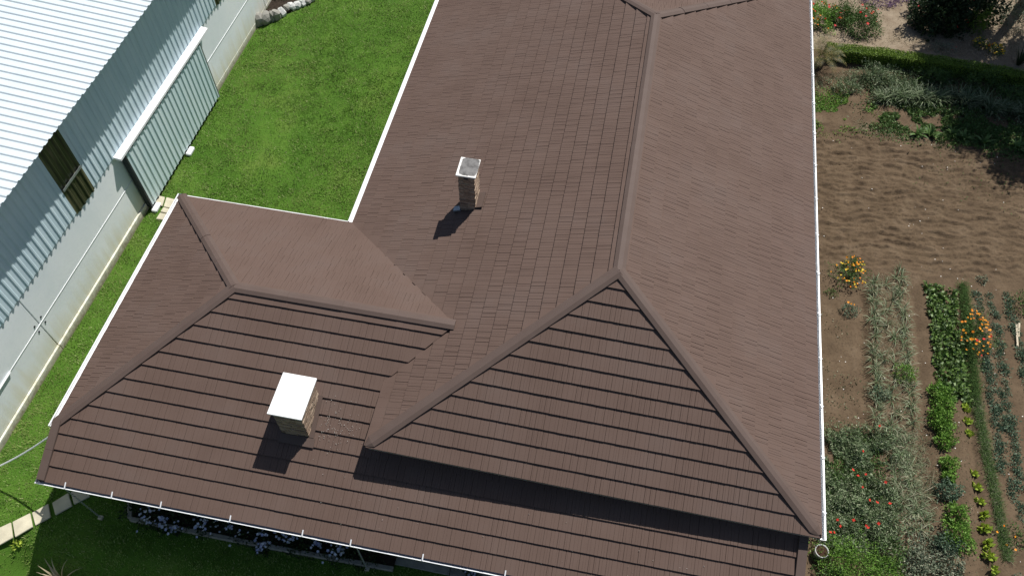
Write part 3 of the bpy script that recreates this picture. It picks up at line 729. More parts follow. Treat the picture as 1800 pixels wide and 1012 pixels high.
slabs('side_paving', [z2((655, 735), (715, 748), (690, 832), (612, 815)), z2((725, 748), (830, 775), (800, 860), (697, 835)), z2((697, 838), (790, 862), (750, 900), (668, 880)), z2((668, 886), (760, 905), (740, 960), (630, 945))], 'side')

# ------------------------------------------------------------------ vegetation builders
def leaves_np(C, Dr, ln, wd, bend=0.25, rng=RNG):
    """C centres (n,3), Dr unit directions (n,3): four-cornered leaves, folded along the middle"""
    n = len(C); rv = rng.normal(size=(n, 3)); sd = np.cross(Dr, rv); sd /= np.linalg.norm(sd, axis=1, keepdims=True)+1e-9
    nn = np.cross(Dr, sd); ln = np.broadcast_to(ln, (n,))[:, None]; wd = np.broadcast_to(wd, (n,))[:, None]
    base = C-Dr*ln*0.5; tip = C+Dr*ln*0.5-nn*ln*bend*0.3; mid = C+nn*ln*bend*0.25
    V = np.stack([base, mid+sd*wd*0.5, tip, mid-sd*wd*0.5], 1).reshape(-1, 3)
    i = np.arange(n)*4; F = np.stack([i, i+1, i+2, i+3], 1); return V, F
def unit(n, rng=RNG, up=0.0):
    d = rng.normal(size=(n, 3)); d[:, 2] += up; return d/np.linalg.norm(d, axis=1, keepdims=True)
def blob_pts(n, r, rng=RNG, shell=0.55, lumps=0.25, flat=1.0):
    d = unit(n, rng); d[:, 2] = np.abs(d[:, 2])*flat
    q = rng.random(4)*6; lum = 1+lumps*np.sin(d[:, 0]*4+q[0])*np.sin(d[:, 1]*5+q[1])+lumps*0.6*np.sin(d[:, 2]*7+d[:, 0]*6+q[2])+lumps*0.5*np.sin(d[:, 0]*11+d[:, 1]*9+q[3])
    rad = (shell+(1-shell)*rng.random(n)**0.6)*lum
    return d*rad[:, None]*np.array(r)[None, :], d
def foliage_mesh(name, r, n, ln, wd, zlift=0.0, shell=0.5, lumps=0.25, up=0.5, rng=RNG, bend=0.25):
    P, d = blob_pts(n, r, rng, shell, lumps); dr = d*0.7+unit(n, rng)*0.8; dr[:, 2] += up*0.4; dr /= np.linalg.norm(dr, axis=1, keepdims=True)
    P[:, 2] += zlift
    V, F = leaves_np(P, dr, ln*(0.7+0.6*rng.random(n)), wd*(0.7+0.6*rng.random(n)), bend, rng); return mesh_np(name, V, F)
def flowers_mesh(name, P, size, rng=RNG, petals=5):
    """each flower: a ring of petals facing up"""
    V, F = [], []
    for p in P:
        s = size*rng.uniform(0.75, 1.25); tilt = rng.normal(0, 0.35, 2); b = len(V); nrm = np.array([tilt[0], tilt[1], 1.0]); nrm /= np.linalg.norm(nrm)
        a = np.cross(nrm, [0.3, 1, 0.1]); a /= np.linalg.norm(a); c = np.cross(nrm, a); ph = rng.random()*6
        V.append(p)
        for q in range(petals*2):
            th = ph+math.pi*q/petals; rr = s*(1.0 if q % 2 == 0 else 0.62); V.append(p+(a*math.cos(th)+c*math.sin(th))*rr*0.5+nrm*s*(0.12 if q % 2 == 0 else 0.02))
        for q in range(petals*2): F.append((b, b+1+q, b+1+(q+1) % (petals*2)))
    return mesh_np(name, np.array(V), np.array(F))
def strap_mesh(name, n, ln, wd, spread=0.06, arch=1.0, rng=RNG, lean=0.6, segs=4):
    V, F = [], []
    for i in range(n):
        th = rng.random()*2*math.pi; L_ = ln*rng.uniform(0.6, 1.15); h = np.array([math.cos(th), math.sin(th), 0]); sd = np.array([-h[1], h[0], 0]); b = len(V)
        p = h*spread*rng.random()+np.array([0, 0, 0.0]); el = math.pi/2-lean*rng.uniform(0.3, 1.2); w0 = wd*rng.uniform(0.7, 1.2)
        for s in range(segs+1):
            t_ = s/segs; ww = w0*(1-t_**1.6)*0.5+0.0008; V += [p+sd*ww, p-sd*ww]; e = el-arch*1.7*t_*t_; p = p+(h*math.cos(e)+np.array([0, 0, math.sin(e)]))*L_/segs
            if p[2] < 0.012: p[2] = 0.012
        for s in range(segs): F.append((b+2*s, b+2*s+1, b+2*s+3, b+2*s+2))
    return mesh_np(name, np.array(V), np.array(F))
def put(me_list, name, label, cat, loc, group=None, rz=0.0, sc=1.0, parts=None):
    root = empty(name, loc, rz); root.scale = (sc, sc, sc); tag(root, label, cat, group)
    for nm, me, mt in me_list:
        o = link(nm, me, mt, root, local=True)
        if nm in ('leaf', 'foliage', 'blossom', 'frond', 'crown', 'petal', 'limb'): o['kind'] = 'stuff'
    return root
def copy_thing(root, loc, rz, sc):
    r = root.copy(); COL.objects.link(r); r.location = loc; r.rotation_euler = (0, 0, rz); r.scale = (sc, sc, sc)
    for ch in root.children:
        c = ch.copy(); COL.objects.link(c); c.parent = r
    return r
def gl(u, v):
    p = G(u, v); p.z = hz(p.x, p.y); return p

# lawn grass
def grass():
    n = 460000
    x = RNG.uniform(-15.3, 0.5, n); y = RNG.uniform(-8.6, 19.0, n)
    keep = ~((x > -6.7) & (y > 1.0)) & ~((x > XL+0.7) & (y > -3.9) & (y < 1.7)) & (x > -14.97+0.0207*y)
    keep &= ~((x > -5) & (y > -4.2))
    slabp = [[(p.x, p.y) for p in (G(*q) for q in pl)] for pl in (zz((-150, 715), (-5, 645), (378, 458), (530, 375), (800, 280), (850, 350), (698, 405), (398, 565), (262, 640), (108, 722), (-150, 850)), z2((655, 735), (830, 775), (790, 862), (740, 960), (630, 945), (612, 815)))]
    for pl in slabp:
        ins = np.zeros(n, bool); j = len(pl)-1
        for i in range(len(pl)):
            xi, yi = pl[i]; xj, yj = pl[j]
            ins ^= ((yi > y) != (yj > y)) & (x < (xj-xi)*(y-yi)/(yj-yi+1e-9)+xi); j = i
        keep &= ~ins
    wear = fbm(x*0.5, y*0.5, 201)+0.4*fbm(x*2.5, y*2.5, 203); keep &= RNG.random(n) < np.clip(1.05-1.1*wear, 0.35, 1)
    x, y = x[keep], y[keep]; n = len(x)
    clump = fbm(x*3.1, y*3.1, 207); h = (0.035+0.035*RNG.random(n))*(1+0.9*clump); th = RNG.random(n)*2*math.pi; le = (0.2+0.9*RNG.random(n))
    cl = vnoise(x*1.1, y*1.1, 209)*6; th = th*0.75+cl
    wd = 0.007+0.008*RNG.random(n); z = lawn_z(x, y)
    b = np.stack([x, y, z-0.005], 1); sd = np.stack([-np.sin(th), np.cos(th), np.zeros(n)], 1)*wd[:, None]
    tip = b+np.stack([np.cos(th)*le*h, np.sin(th)*le*h, h], 1)
    V = np.stack([b+sd, b-sd, tip], 1).reshape(-1, 3); F = np.arange(n*3).reshape(n, 3)
    tag(link('lawn_grass', mesh_np('lawn_grass', V, F), M['grass']), 'short bright green mown lawn grass between house and warehouse', 'grass', kind='stuff')
grass()

# stone row at the top of the lawn, with a dark bed behind it
def boulder(u, v, r, mat, label):
    p = gl(u, v); bm = bmesh.new(); bmesh.ops.create_icosphere(bm, subdivisions=2, radius=1.0); rn = np.random.default_rng(int(u*7+v))
    k = rn.normal(size=(9, 3)); k /= np.linalg.norm(k, axis=1, keepdims=True)
    for vt in bm.verts:
        c = vt.co.normalized(); cut = min(1.0, min(0.78/max(0.05, float(np.dot(q, c))) for q in k)); c = c*cut
        vt.co = Vector((c.x*r[0], c.y*r[1], c.z*r[2]))+Vector(rn.normal(0, 0.012, 3))
    me = bpy.data.meshes.new('boulder'); bm.to_mesh(me); bm.free(); me.update()
    o = link('boulder', me, M[mat]); o.location = (p.x, p.y, r[2]*0.55); o.rotation_euler = (0, 0, rn.random()*3); tag(o, label, 'stone', 'stones edging the dark bed at the top of the lawn')
kz = 1/12.0
for (a, b_, rx, rz_, mt, lb) in [
    (300, 470, 0.30, 0.34, 'boulder', 'large squared dark stone touching the warehouse wall'), (480, 440, 0.27, 0.32, 'boulder', 'dark brown stone, second in the row from the warehouse wall'),
    (590, 400, 0.18, 0.28, 'boulder', 'narrow dark stone, third in the row from the warehouse wall'), (680, 370, 0.22, 0.30, 'boulder', 'tilted grey-brown stone, fourth in the row from the warehouse wall'),
    (800, 300, 0.19, 0.24, 'boulder_pale', 'small rounded pale stone where the stone row bends'), (900, 200, 0.19, 0.20, 'boulder', 'mottled brown stone, sixth in the row from the warehouse wall'),
    (990, 170, 0.21, 0.20, 'boulder_pale', 'grey rounded stone, seventh in the row from the warehouse wall'), (1120, 120, 0.20, 0.18, 'boulder_pale', 'pale greenish stone, eighth in the row from the warehouse wall'),
    (1220, 70, 0.22, 0.20, 'boulder_pale', 'white stone with rough top near the upper end of the row'), (1330, 30, 0.19, 0.17, 'boulder', 'dark low stone at the far end of the row'), (1420, -25, 0.17, 0.15, 'boulder_pale', 'whitish stone at the picture edge, last of the row')]:
    boulder(430+a*kz, (b_+40)*kz, (rx, rx*0.85, rz_), mt, lb)
mb = MB(); mb.prism([Vector((G(u, v).x, G(u, v).y, 0.02)) for u, v in ((454, 30), (490, 34), (545, 5), (560, -60), (462, -60))], (0, 0, 0.12)); tag(mb.build('planting_bed', M['bed_soil']), kind='structure')
def shrub(name, u, v, r, n, leaf, label, cat='shrub', ln=0.07, wd=0.035, flowers=None, fn=0, fs=0.06, group=None, zl=0.0, lumps=0.25, shell=0.5, extra=None):
    p = gl(u, v) if not isinstance(u, Vector) else u; rn = np.random.default_rng(int(p.x*91+p.y*37) % 99991)
    parts = [('foliage', foliage_mesh('foliage', r, n, ln, wd, zl, shell, lumps, rng=rn), M[leaf])]
    mb = MB()
    for i in range(5):
        a = i*1.256+rn.random(); mb.tube([(0, 0, -0.05), (math.cos(a)*r[0]*0.12, math.sin(a)*r[1]*0.12, r[2]*0.2), (math.cos(a)*r[0]*0.3, math.sin(a)*r[1]*0.3, r[2]*0.42)], [0.010, 0.007, 0.003], 5)
    parts.append(('stem', mb.mesh('stem'), M['trunk']))
    if flowers:
        if isinstance(flowers, str): flowers = [(flowers, fn)]
        for fl, k_ in flowers:
            d = unit(k_, rn); d[:, 2] = np.abs(d[:, 2])*0.9+0.25; d /= np.linalg.norm(d, axis=1, keepdims=True)
            lum = 1.02+0.12*rn.random(k_)
            P = d*np.array(r)[None, :]*lum[:, None]; P[:, 2] += zl; parts.append(('blossom', flowers_mesh('blossom', P, fs, rn), M[fl]))
    return put(parts, name, label, cat, p, group)
shrub('leafy_plant', 462, 22, (0.35, 0.35, 0.35), 260, 'leaf_green', 'green leafy weed between the warehouse wall and the boulder row', 'plant')
shrub('dark_shrub', 505, -8, (0.7, 0.6, 0.7), 700, 'leaf_dark', 'dark shrub in the bed behind the row of stones')
shrub('red_flower_bush', 528, -10, (0.35, 0.35, 0.45), 300, 'leaf_dark', 'red-flowered bush behind the pale end of the stone row', 'plant', flowers='petal_red', fn=14)

# shaded flower bed along the front of the house
root = empty('bed_kerb', (0, 0, 0)); tag(root, 'low concrete kerb round the shaded flower bed below the front gutter', 'kerb')
for a, b_ in (((231, 913), (231, 877)), ((231, 913), (330, 933)), ((330, 933), (430, 953)), ((430, 953), (530, 972)), ((530, 972), (615, 987)), ((615, 987), (692, 1001))):
    p, q = G(*a), G(*b_); d = (q-p); ln_ = d.length; d.normalize(); s_ = Vector((-d.y, d.x, 0))*0.055; p = p+d*0.01; q = q-d*0.004
    mb = MB(); mb.hexa([p-s_-Vector((0, 0, .1)), q-s_-Vector((0, 0, .1)), q+s_-Vector((0, 0, .1)), p+s_-Vector((0, 0, .1)), p-s_+Vector((0, 0, .13)), q-s_+Vector((0, 0, .13)), q+s_+Vector((0, 0, .13)), p+s_+Vector((0, 0, .13))])
    o = mb.build('kerb_stone', M['kerb'], root); bevel_mod(o, 0.012)
p, q = G(231, 913), G(692, 1001)
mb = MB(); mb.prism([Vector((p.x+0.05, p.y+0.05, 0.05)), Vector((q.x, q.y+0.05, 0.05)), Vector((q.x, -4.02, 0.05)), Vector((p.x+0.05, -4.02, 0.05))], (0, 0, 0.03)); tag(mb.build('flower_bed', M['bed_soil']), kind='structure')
pb = [((273, 914), 0.42, 'pale blue flowering clump at the left end of the kerbed bed'), ((293, 926), 0.22, 'small blue flower tuft spilling over the kerb beside the leftmost clump'), ((312, 931), 0.2, 'sparse white-blue flowers on the kerb, third clump from the left'), ((365, 928), 0.4, 'tall pale blue flower clump straddling the middle of the kerb'),
      ((388, 912), 0.22, 'small blue flowers peeping out just under the front gutter'), ((418, 930), 0.5, 'densest violet-blue flower clump in the shaded bed'), ((470, 940), 0.42, 'pale blue clump right of the violet one, over the kerb'), ((463, 965), 0.24, 'violet-blue tuft lying on the lawn side of the kerb'),
      ((513, 950), 0.4, 'scattered pale blue clump near a gutter bracket'), ((597, 973), 0.42, 'pale blue clump beside the right rain chain'), ((560, 962), 0.22, 'few small blue flowers between the two right-hand clumps'), ((830, 1010), 0.25, 'pale flowers at the bottom edge below the gutter')]
for i, ((u, v), r_, lb) in enumerate(pb):
    rn = np.random.default_rng(i+50); nf = int(34*r_/0.4)
    P = rn.normal(0, 0.36, (nf, 3))*r_; P[:, 2] = r_*0.9+np.abs(P[:, 2])
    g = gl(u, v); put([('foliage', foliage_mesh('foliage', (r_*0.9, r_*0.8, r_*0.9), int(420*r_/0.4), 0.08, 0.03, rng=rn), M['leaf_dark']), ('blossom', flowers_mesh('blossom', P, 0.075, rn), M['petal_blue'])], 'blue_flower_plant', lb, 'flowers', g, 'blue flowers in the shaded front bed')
rn = np.random.default_rng(77)
for i, (u, v) in enumerate([(250, 896), (330, 912), (440, 938), (535, 958), (640, 978)]):
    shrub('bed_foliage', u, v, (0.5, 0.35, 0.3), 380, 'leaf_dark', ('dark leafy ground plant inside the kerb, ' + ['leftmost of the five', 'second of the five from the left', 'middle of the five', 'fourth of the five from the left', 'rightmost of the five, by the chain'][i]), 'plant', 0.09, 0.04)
# porch paving in the shade, just below the gutter
root = empty('porch_paving', (0, 0, 0)); tag(root, kind='structure')
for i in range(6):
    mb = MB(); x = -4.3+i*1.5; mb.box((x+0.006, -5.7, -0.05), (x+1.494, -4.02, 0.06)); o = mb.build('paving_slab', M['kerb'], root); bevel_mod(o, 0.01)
# dry plant at the bottom left
g = G(97, 1014, -0.45); g.z = hz(g.x, g.y)
put([('leaf', strap_mesh('leaf', 26, 0.75, 0.06, 0.12, 0.8, np.random.default_rng(5), 0.55, 5), M['leaf_dry'])], 'dry_plant', 'withered straw-coloured plant at the bottom left edge of the lawn', 'plant', g)
shrub('weed', 22, 950, (0.16, 0.14, 0.12), 60, 'leaf_yellowgreen', 'small yellow-green weed beside the stepping stone path', 'plant', 0.09, 0.05)

# planter by the right-hand front corner
g = G(1438, 974)
root = empty('planter', g); tag(root, 'white round planter bucket with soil by the right front corner', 'planter')
mb = MB(); secs = []
for z, r_ in ((0, 0.125), (0.26, 0.155), (0.29, 0.168), (0.305, 0.168), (0.305, 0.148), (0.24, 0.142)): secs.append([(r_*math.cos(q*math.pi/12), r_*math.sin(q*math.pi/12), z) for q in range(24)])
mb.sweep(secs); link('bucket', mb.mesh('bucket', True), M['pot'], root, local=True)
mb = MB(); mb.prism([(0.145*math.cos(q*math.pi/12), 0.145*math.sin(q*math.pi/12), 0.262) for q in range(24)], (0, 0, 0.02)); link('soil', mb.mesh('soil'), M['pot_soil'], root, local=True)

# ------------------------------------------------------------------ garden to the right
# hedge
hp = [G(1446, 100), G(1560, 112), G(1680, 130), G(1850, 158)]
def hedge():
    root = empty('hedge', (hp[0].x, hp[0].y, 0)); tag(root, 'clipped green box hedge with flat sunlit top and dark face', 'hedge')
    P = []; rn = np.random.default_rng(8)
    n = 26000; t_ = rn.random(n); idx = np.minimum((t_*3).astype(int), 2); f_ = t_*3-idx
    a = np.array([[p.x, p.y] for p in hp]); c = a[idx]*(1-f_)[:, None]+a[idx+1]*f_[:, None]
    side = rn.random(n); h = 0.5; wd = 0.22
    y = np.where(side < 0.45, rn.uniform(-wd, wd, n), np.where(side < 0.85, -wd, wd))+rn.normal(0, 0.018, n)
    z = np.where(side < 0.45, h, rn.uniform(0.0, h, n))+rn.normal(0, 0.018, n)+0.02*np.sin(c[:, 0]*6)
    C = np.stack([c[:, 0], c[:, 1]+y, z], 1); V, F = leaves_np(C, unit(n, rn, 0.5), 0.045*(0.7+0.6*rn.random(n)), 0.028, 0.25, rn)
    parent(link('foliage', mesh_np('foliage', V, F), M['leaf_hedge']), root)
    mb = MB()
    for i in range(3):
        p, q = hp[i], hp[i+1]; mb.hexa([(p.x, p.y-wd+.05, 0), (q.x, q.y-wd+.05, 0), (q.x, q.y+wd-.05, 0), (p.x, p.y+wd-.05, 0), (p.x, p.y-wd+.05, h-.05), (q.x, q.y-wd+.05, h-.05), (q.x, q.y+wd-.05, h-.05), (p.x, p.y+wd-.05, h-.05)])
    mb.build('hedge_core', M['leaf_dark'], root)
hedge()
# cycad
rn = np.random.default_rng(31)
def cycad():
    V, F = [], []
    for i in range(26):
        th = 2*math.pi*i/26+rn.normal(0, 0.1); el = rn.uniform(0.2, 1.1); L_ = rn.uniform(0.85, 1.15); h = np.array([math.cos(th), math.sin(th), 0]); sd = np.array([-h[1], h[0], 0]); p = np.array([0, 0, 0.45])
        for s in range(22):
            t_ = s/21; e = el-1.5*t_*t_; stp = (h*math.cos(e)+np.array([0, 0, math.sin(e)])); p = p+stp*L_/22; ll = 0.17*math.sin(math.pi*min(1, t_*0.85+0.15))+0.02
            for sg in (-1, 1):
                b = len(V); q = p+sd*sg*ll+stp*ll*0.5-np.array([0, 0, ll*0.15]); V += [p-stp*0.010, p+stp*0.010, q]; F.append((b, b+1, b+2))
    return mesh_np('frond', np.array(V), np.array(F))
g = gl(1438, 118); mb = MB(); mb.tube([(0, 0, -0.1), (0, 0, 0.25), (0, 0, 0.5)], [0.16, 0.17, 0.12], 10)
put([('frond', cycad(), M['leaf_olive']), ('trunk', mb.mesh('trunk'), M['trunk'])], 'cycad', 'yellowing cycad palm against the right-hand gutter', 'palm', g)
# flower shrubs on the pale ground at the top
shrub('flower_bush', 1440, 38, (0.75, 0.75, 0.75), 3000, 'leaf_bright', 'loose bush with red and orange flowers next to the roof edge, upper right', flowers=[('petal_red', 16), ('petal_orange', 12)], fs=0.10)
shrub('round_shrub', 1476, 34, (0.5, 0.5, 0.75), 2400, 'leaf_green', 'plain clipped green shrub between two flowering bushes', ln=0.05)
shrub('rose_bush', 1509, 50, (0.78, 0.78, 0.85), 4200, 'leaf_green', 'round rose bush with a few red blooms on the pale gravel', flowers=[('petal_red', 12)], fs=0.11, ln=0.06)
shrub('heather', 1545, 4, (0.9, 0.45, 0.35), 1300, 'petal_purple', 'low purple heather patch at the top edge', 'plant', 0.06, 0.03)
shrub('heather', 1590, -4, (0.7, 0.45, 0.35), 900, 'petal_purple', 'dull purple heather right of the bigger heather patch', 'plant', 0.06, 0.03)
shrub('dark_bush', 1645, 40, (1.05, 1.0, 1.9), 6500, 'leaf_dark', 'tall dark evergreen bush with one red bloom beside the gravel', ln=0.13, wd=0.07, flowers=[('petal_red', 5)], fs=0.13, lumps=0.35)
shrub('dark_bush', 1690, 20, (1.1, 1.1, 2.2), 6500, 'leaf_dark', 'darkest evergreen bush at the top, right of the red-bloomed one', ln=0.13, wd=0.07, lumps=0.35)
shrub('yellow_green_shrub', 1712, 52, (0.45, 0.45, 0.9), 700, 'leaf_hedge', 'narrow yellow-green shrub in front of the dark evergreens', ln=0.08, wd=0.04)
shrub('yellow_flower_plant', 1722, 82, (0.3, 0.25, 0.35), 260, 'leaf_green', 'yellow-flowered plant on the dry ground left of the shadow stripe', 'flowers', flowers='petal_yellow', fn=18, fs=0.09)
shrub('yellow_flower_plant', 1748, 92, (0.3, 0.25, 0.35), 260, 'leaf_green', 'orange-yellow flowering plant right of the shadow stripe', 'flowers', flowers=[('petal_yellow', 22), ('petal_orange', 6)], fs=0.09)
shrub('grey_shrub', 1790, 40, (0.8, 0.8, 1.0), 1500, 'leaf_grey', 'grey-green shrub in the top right corner', ln=0.11, wd=0.03)
shrub('dry_shrub', 1655, 88, (0.5, 0.4, 0.3), 450, 'leaf_grey', 'low dull shrub at the foot of the dark evergreens', 'plant', 0.06, 0.02, flowers='petal_red', fn=2)
g = gl(1789, 115); put([('leaf', strap_mesh('leaf', 22, 0.95, 0.07, 0.08, 0.35, np.random.default_rng(3), 0.45), M['leaf_dark'])], 'agave', 'spiky upright agave at the right edge above the hedge', 'plant', g)
# weeds and straw on the pale ground
def scatter_straps(name, quad, n, ln, wd, mat, label, cat, seed, lean=1.0, patch=None, arch=0.9):
    rn = np.random.default_rng(seed); pts = np.array([[G(*q).x, G(*q).y] for q in quad]); V, F = [], []
    a = rn.random((n, 2)); c = (pts[0]*(1-a[:, :1])+pts[1]*a[:, :1])*(1-a[:, 1:])+(pts[3]*(1-a[:, :1])+pts[2]*a[:, :1])*a[:, 1:]
    c = c+rn.normal(0, 0.05 if name == 'grass_strip' else 0.12, c.shape)
    if patch: c = c[fbm(c[:, 0]*patch, c[:, 1]*patch, seed) > -0.08]
    zs = np.where(c[:, 1] < 15.9, soil_z(c[:, 0], c[:, 1]), mulch_z(c[:, 0], c[:, 1])); V = []; F = []
    for (x, y), z in zip(c, zs):
        th = rn.random()*2*math.pi; h = np.array([math.cos(th), math.sin(th), 0]); sd = np.array([-h[1], h[0], 0]); L_ = ln*rn.uniform(0.5, 1.2); b = len(V); p = np.array([x, y, z-0.01]); el = math.pi/2-lean*rn.uniform(0.2, 1.2); w0 = wd*rn.uniform(0.6, 1.2)
        for s in range(3):
            t_ = s/2; ww = w0*(1-0.85*t_)*0.5; V += [p+sd*ww, p-sd*ww]; e = el-arch*t_; p = p+(h*math.cos(e)+np.array([0, 0, math.sin(e)]))*L_/2
        F += [(b, b+1, b+3, b+2), (b+2, b+3, b+5, b+4)]
    return tag(link(name, mesh_np(name, np.array(V), np.array(F)), M[mat]), label, cat, kind='stuff')
def scatter_leaves(name, quad, n, r, mat, label, cat, seed, h=0.15, patch=None, wd=None, thr=-0.05, soft=0.2):
    rn = np.random.default_rng(seed); pts = np.array([[G(*q).x, G(*q).y] for q in quad]); a = rn.random((n, 2))
    c = (pts[0]*(1-a[:, :1])+pts[1]*a[:, :1])*(1-a[:, 1:])+(pts[3]*(1-a[:, :1])+pts[2]*a[:, :1])*a[:, 1:]+rn.normal(0, soft, (n, 2))
    if patch: c = c[fbm(c[:, 0]*patch, c[:, 1]*patch, seed) > thr]
    n = len(c); hh = h*np.clip(0.6+1.3*fbm(c[:, 0]*1.7, c[:, 1]*1.7, seed+7), 0.15, 1.6)
    z = np.where(c[:, 1] < 15.9, soil_z(c[:, 0], c[:, 1]), mulch_z(c[:, 0], c[:, 1]))+rn.random(n)*hh
    V, F = leaves_np(np.stack([c[:, 0], c[:, 1], z], 1), unit(n, rn, 0.6), r*(0.6+0.8*rn.random(n)), (wd or r*0.5)*(0.7+0.6*rn.random(n)), 0.3, rn)
    return tag(link(name, mesh_np(name, V, F), M[mat]), label, cat, kind='stuff')
scatter_straps('dry_grass', [(1560, 75), (1800, 120), (1800, 60), (1600, 20)], 5200, 0.16, 0.014, 'leaf_dry', 'dry straw and thin weeds on the pale ground above the hedge', 'grass', 41, 1.2, 1.2)
scatter_straps('dry_grass', [(1430, 80), (1560, 95), (1620, 30), (1430, 60)], 900, 0.10, 0.012, 'leaf_dry', 'sparse dry litter on the pale gravel near the rose bush', 'litter', 42, 1.4)
# rosemary row and strappy plants below the hedge
for i, (u, v, r_, lb) in enumerate([(1535, 140, 0.8, 'grey-green rosemary bush at the left, just below the hedge'), (1490, 158, 0.55, 'low grey-green bush at the left end of the strappy row'), (1582, 158, 0.6, 'mid grey-green bush with yellowish tips below the hedge'), (1640, 142, 0.7, 'shaded grey bush in the hedge shadow, middle'), (1715, 150, 0.8, 'large shaded grey bush below the hedge, right'), (1775, 175, 0.7, 'shaded bush at the right edge below the hedge')]):
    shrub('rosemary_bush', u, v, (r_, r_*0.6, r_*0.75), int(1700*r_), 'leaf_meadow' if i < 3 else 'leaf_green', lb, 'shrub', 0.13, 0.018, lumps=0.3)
STR = [strap_mesh('leaf', 46, 0.62, 0.034, 0.10, 1.0, np.random.default_rng(90+i), 0.75) for i in range(3)]
proto = None
for i in range(30):
    t_ = i/29; u = 1548+t_*270+random.uniform(-6, 6); v = 176+t_*38+random.uniform(-7, 7)-14*math.sin(t_*3)
    g = gl(u, v)
    r = put([('leaf', STR[i % 3], M['leaf_strap'])], 'strappy_plant', 'arching grey-green strap-leaved plant in the long row below the hedge', 'plant', g, 'strap-leaved plants in the row', random.random()*6, random.uniform(0.8, 1.15))
HST = [strap_mesh('leaf', 16, 0.42, 0.12, 0.05, 0.9, np.random.default_rng(120+i), 0.8) for i in range(2)]
for i, (u, v, lb) in enumerate([(1612, 238, 'broad-leaved dark plant at the left end of the soil edge row'), (1634, 240, 'broad-leaved plant with bluish shine, second from the left at the soil edge'), (1672, 240, 'broad-leaved dark plant, third from the left at the soil edge'), (1692, 246, 'broad-leaved dark plant, fourth from the left at the soil edge'), (1728, 252, 'broad-leaved dark plant under the tree shade, fifth from the left'), (1786, 262, 'broad-leaved dark plant at the right edge of the shade')]):
    put([('leaf', HST[i % 2], M['leaf_green'])], 'broadleaf_plant', lb, 'plant', gl(u, v), 'broad-leaved plants along the soil edge', i*1.3, 1.0)
scatter_leaves('weeds', [(1425, 225), (1530, 220), (1500, 168), (1425, 172)], 7000, 0.06, 'leaf_bright', 'bright green weedy patch by the gutter above the bare soil', 'weeds', 43, 0.10, 0.9, None, -0.3, 0.3)
scatter_leaves('weeds', [(1530, 225), (1820, 280), (1820, 215), (1545, 180)], 16000, 0.085, 'leaf_green', 'dark shaded weeds between the strappy row and the bare soil', 'weeds', 44, 0.16, 0.8, None, -0.32, 0.3)
scatter_leaves('weeds', [(1450, 165), (1820, 215), (1820, 150), (1450, 115)], 15000, 0.08, 'leaf_strap', 'mixed grey-green weeds along the foot of the hedge', 'weeds', 58, 0.2, 0.8, None, -0.2, 0.3)
scatter_straps('weeds', [(1440, 160), (1560, 130), (1560, 118), (1440, 140)], 1500, 0.2, 0.014, 'leaf_straw', 'dry tufts beside the cycad and the hedge foot', 'weeds', 45, 1.0, 1.0)
scatter_straps('weeds', [(1500, 235), (1680, 268), (1650, 225), (1500, 215)], 900, 0.15, 0.012, 'leaf_straw', 'pale dry straw lying at the upper edge of the bare soil', 'litter', 46, 1.2)
scatter_leaves('weeds', [(1600, 330), (1800, 390), (1800, 300), (1640, 270)], 260, 0.06, 'leaf_green', 'scattered green seedlings on the bare soil', 'weeds', 47, 0.06)
# marigolds
shrub('marigold_bush', 1489, 488, (0.52, 0.46, 0.5), 1000, 'leaf_green', 'marigold bush with yellow and orange flowers near the gutter', 'flowers', 0.06, 0.025, flowers=[('petal_orange', 20), ('petal_yellow', 22)], fs=0.07, lumps=0.5)
shrub('marigold_bush', 1498, 470, (0.3, 0.3, 0.4), 400, 'leaf_green', 'smaller marigold bush behind the one near the gutter', 'flowers', 0.06, 0.025, flowers=[('petal_orange', 14), ('petal_yellow', 12)], fs=0.075)
shrub('marigold_bush', 1492, 548, (0.27, 0.25, 0.3), 320, 'leaf_bluegreen', 'small marigold plant with two orange blooms below the big one', 'flowers', 0.06, 0.025, flowers=[('petal_orange', 4)], fs=0.07)
shrub('marigold_bush', 1708, 592, (0.42, 0.75, 0.55), 1300, 'leaf_green', 'tall bright orange marigold bush at the top of the grassy strip', 'flowers', 0.07, 0.025, flowers=[('petal_orange', 62), ('petal_red', 4)], fs=0.08, lumps=0.5)
shrub('marigold_bush', 1783, 945, (0.42, 0.32, 0.32), 360, 'leaf_green', 'sparse orange marigold at the lower right edge', 'flowers', 0.06, 0.025, flowers='petal_orange', fn=9, fs=0.08)
shrub('weed_tuft', 1460, 515, (0.2, 0.2, 0.16), 150, 'leaf_green', 'small green weed left of the marigolds', 'plant', 0.06, 0.02)
shrub('weed_tuft', 1724, 492, (0.2, 0.2, 0.14), 120, 'leaf_grey', 'pale weed at the edge of the bare soil above the blue-green rows', 'plant', 0.07, 0.03)
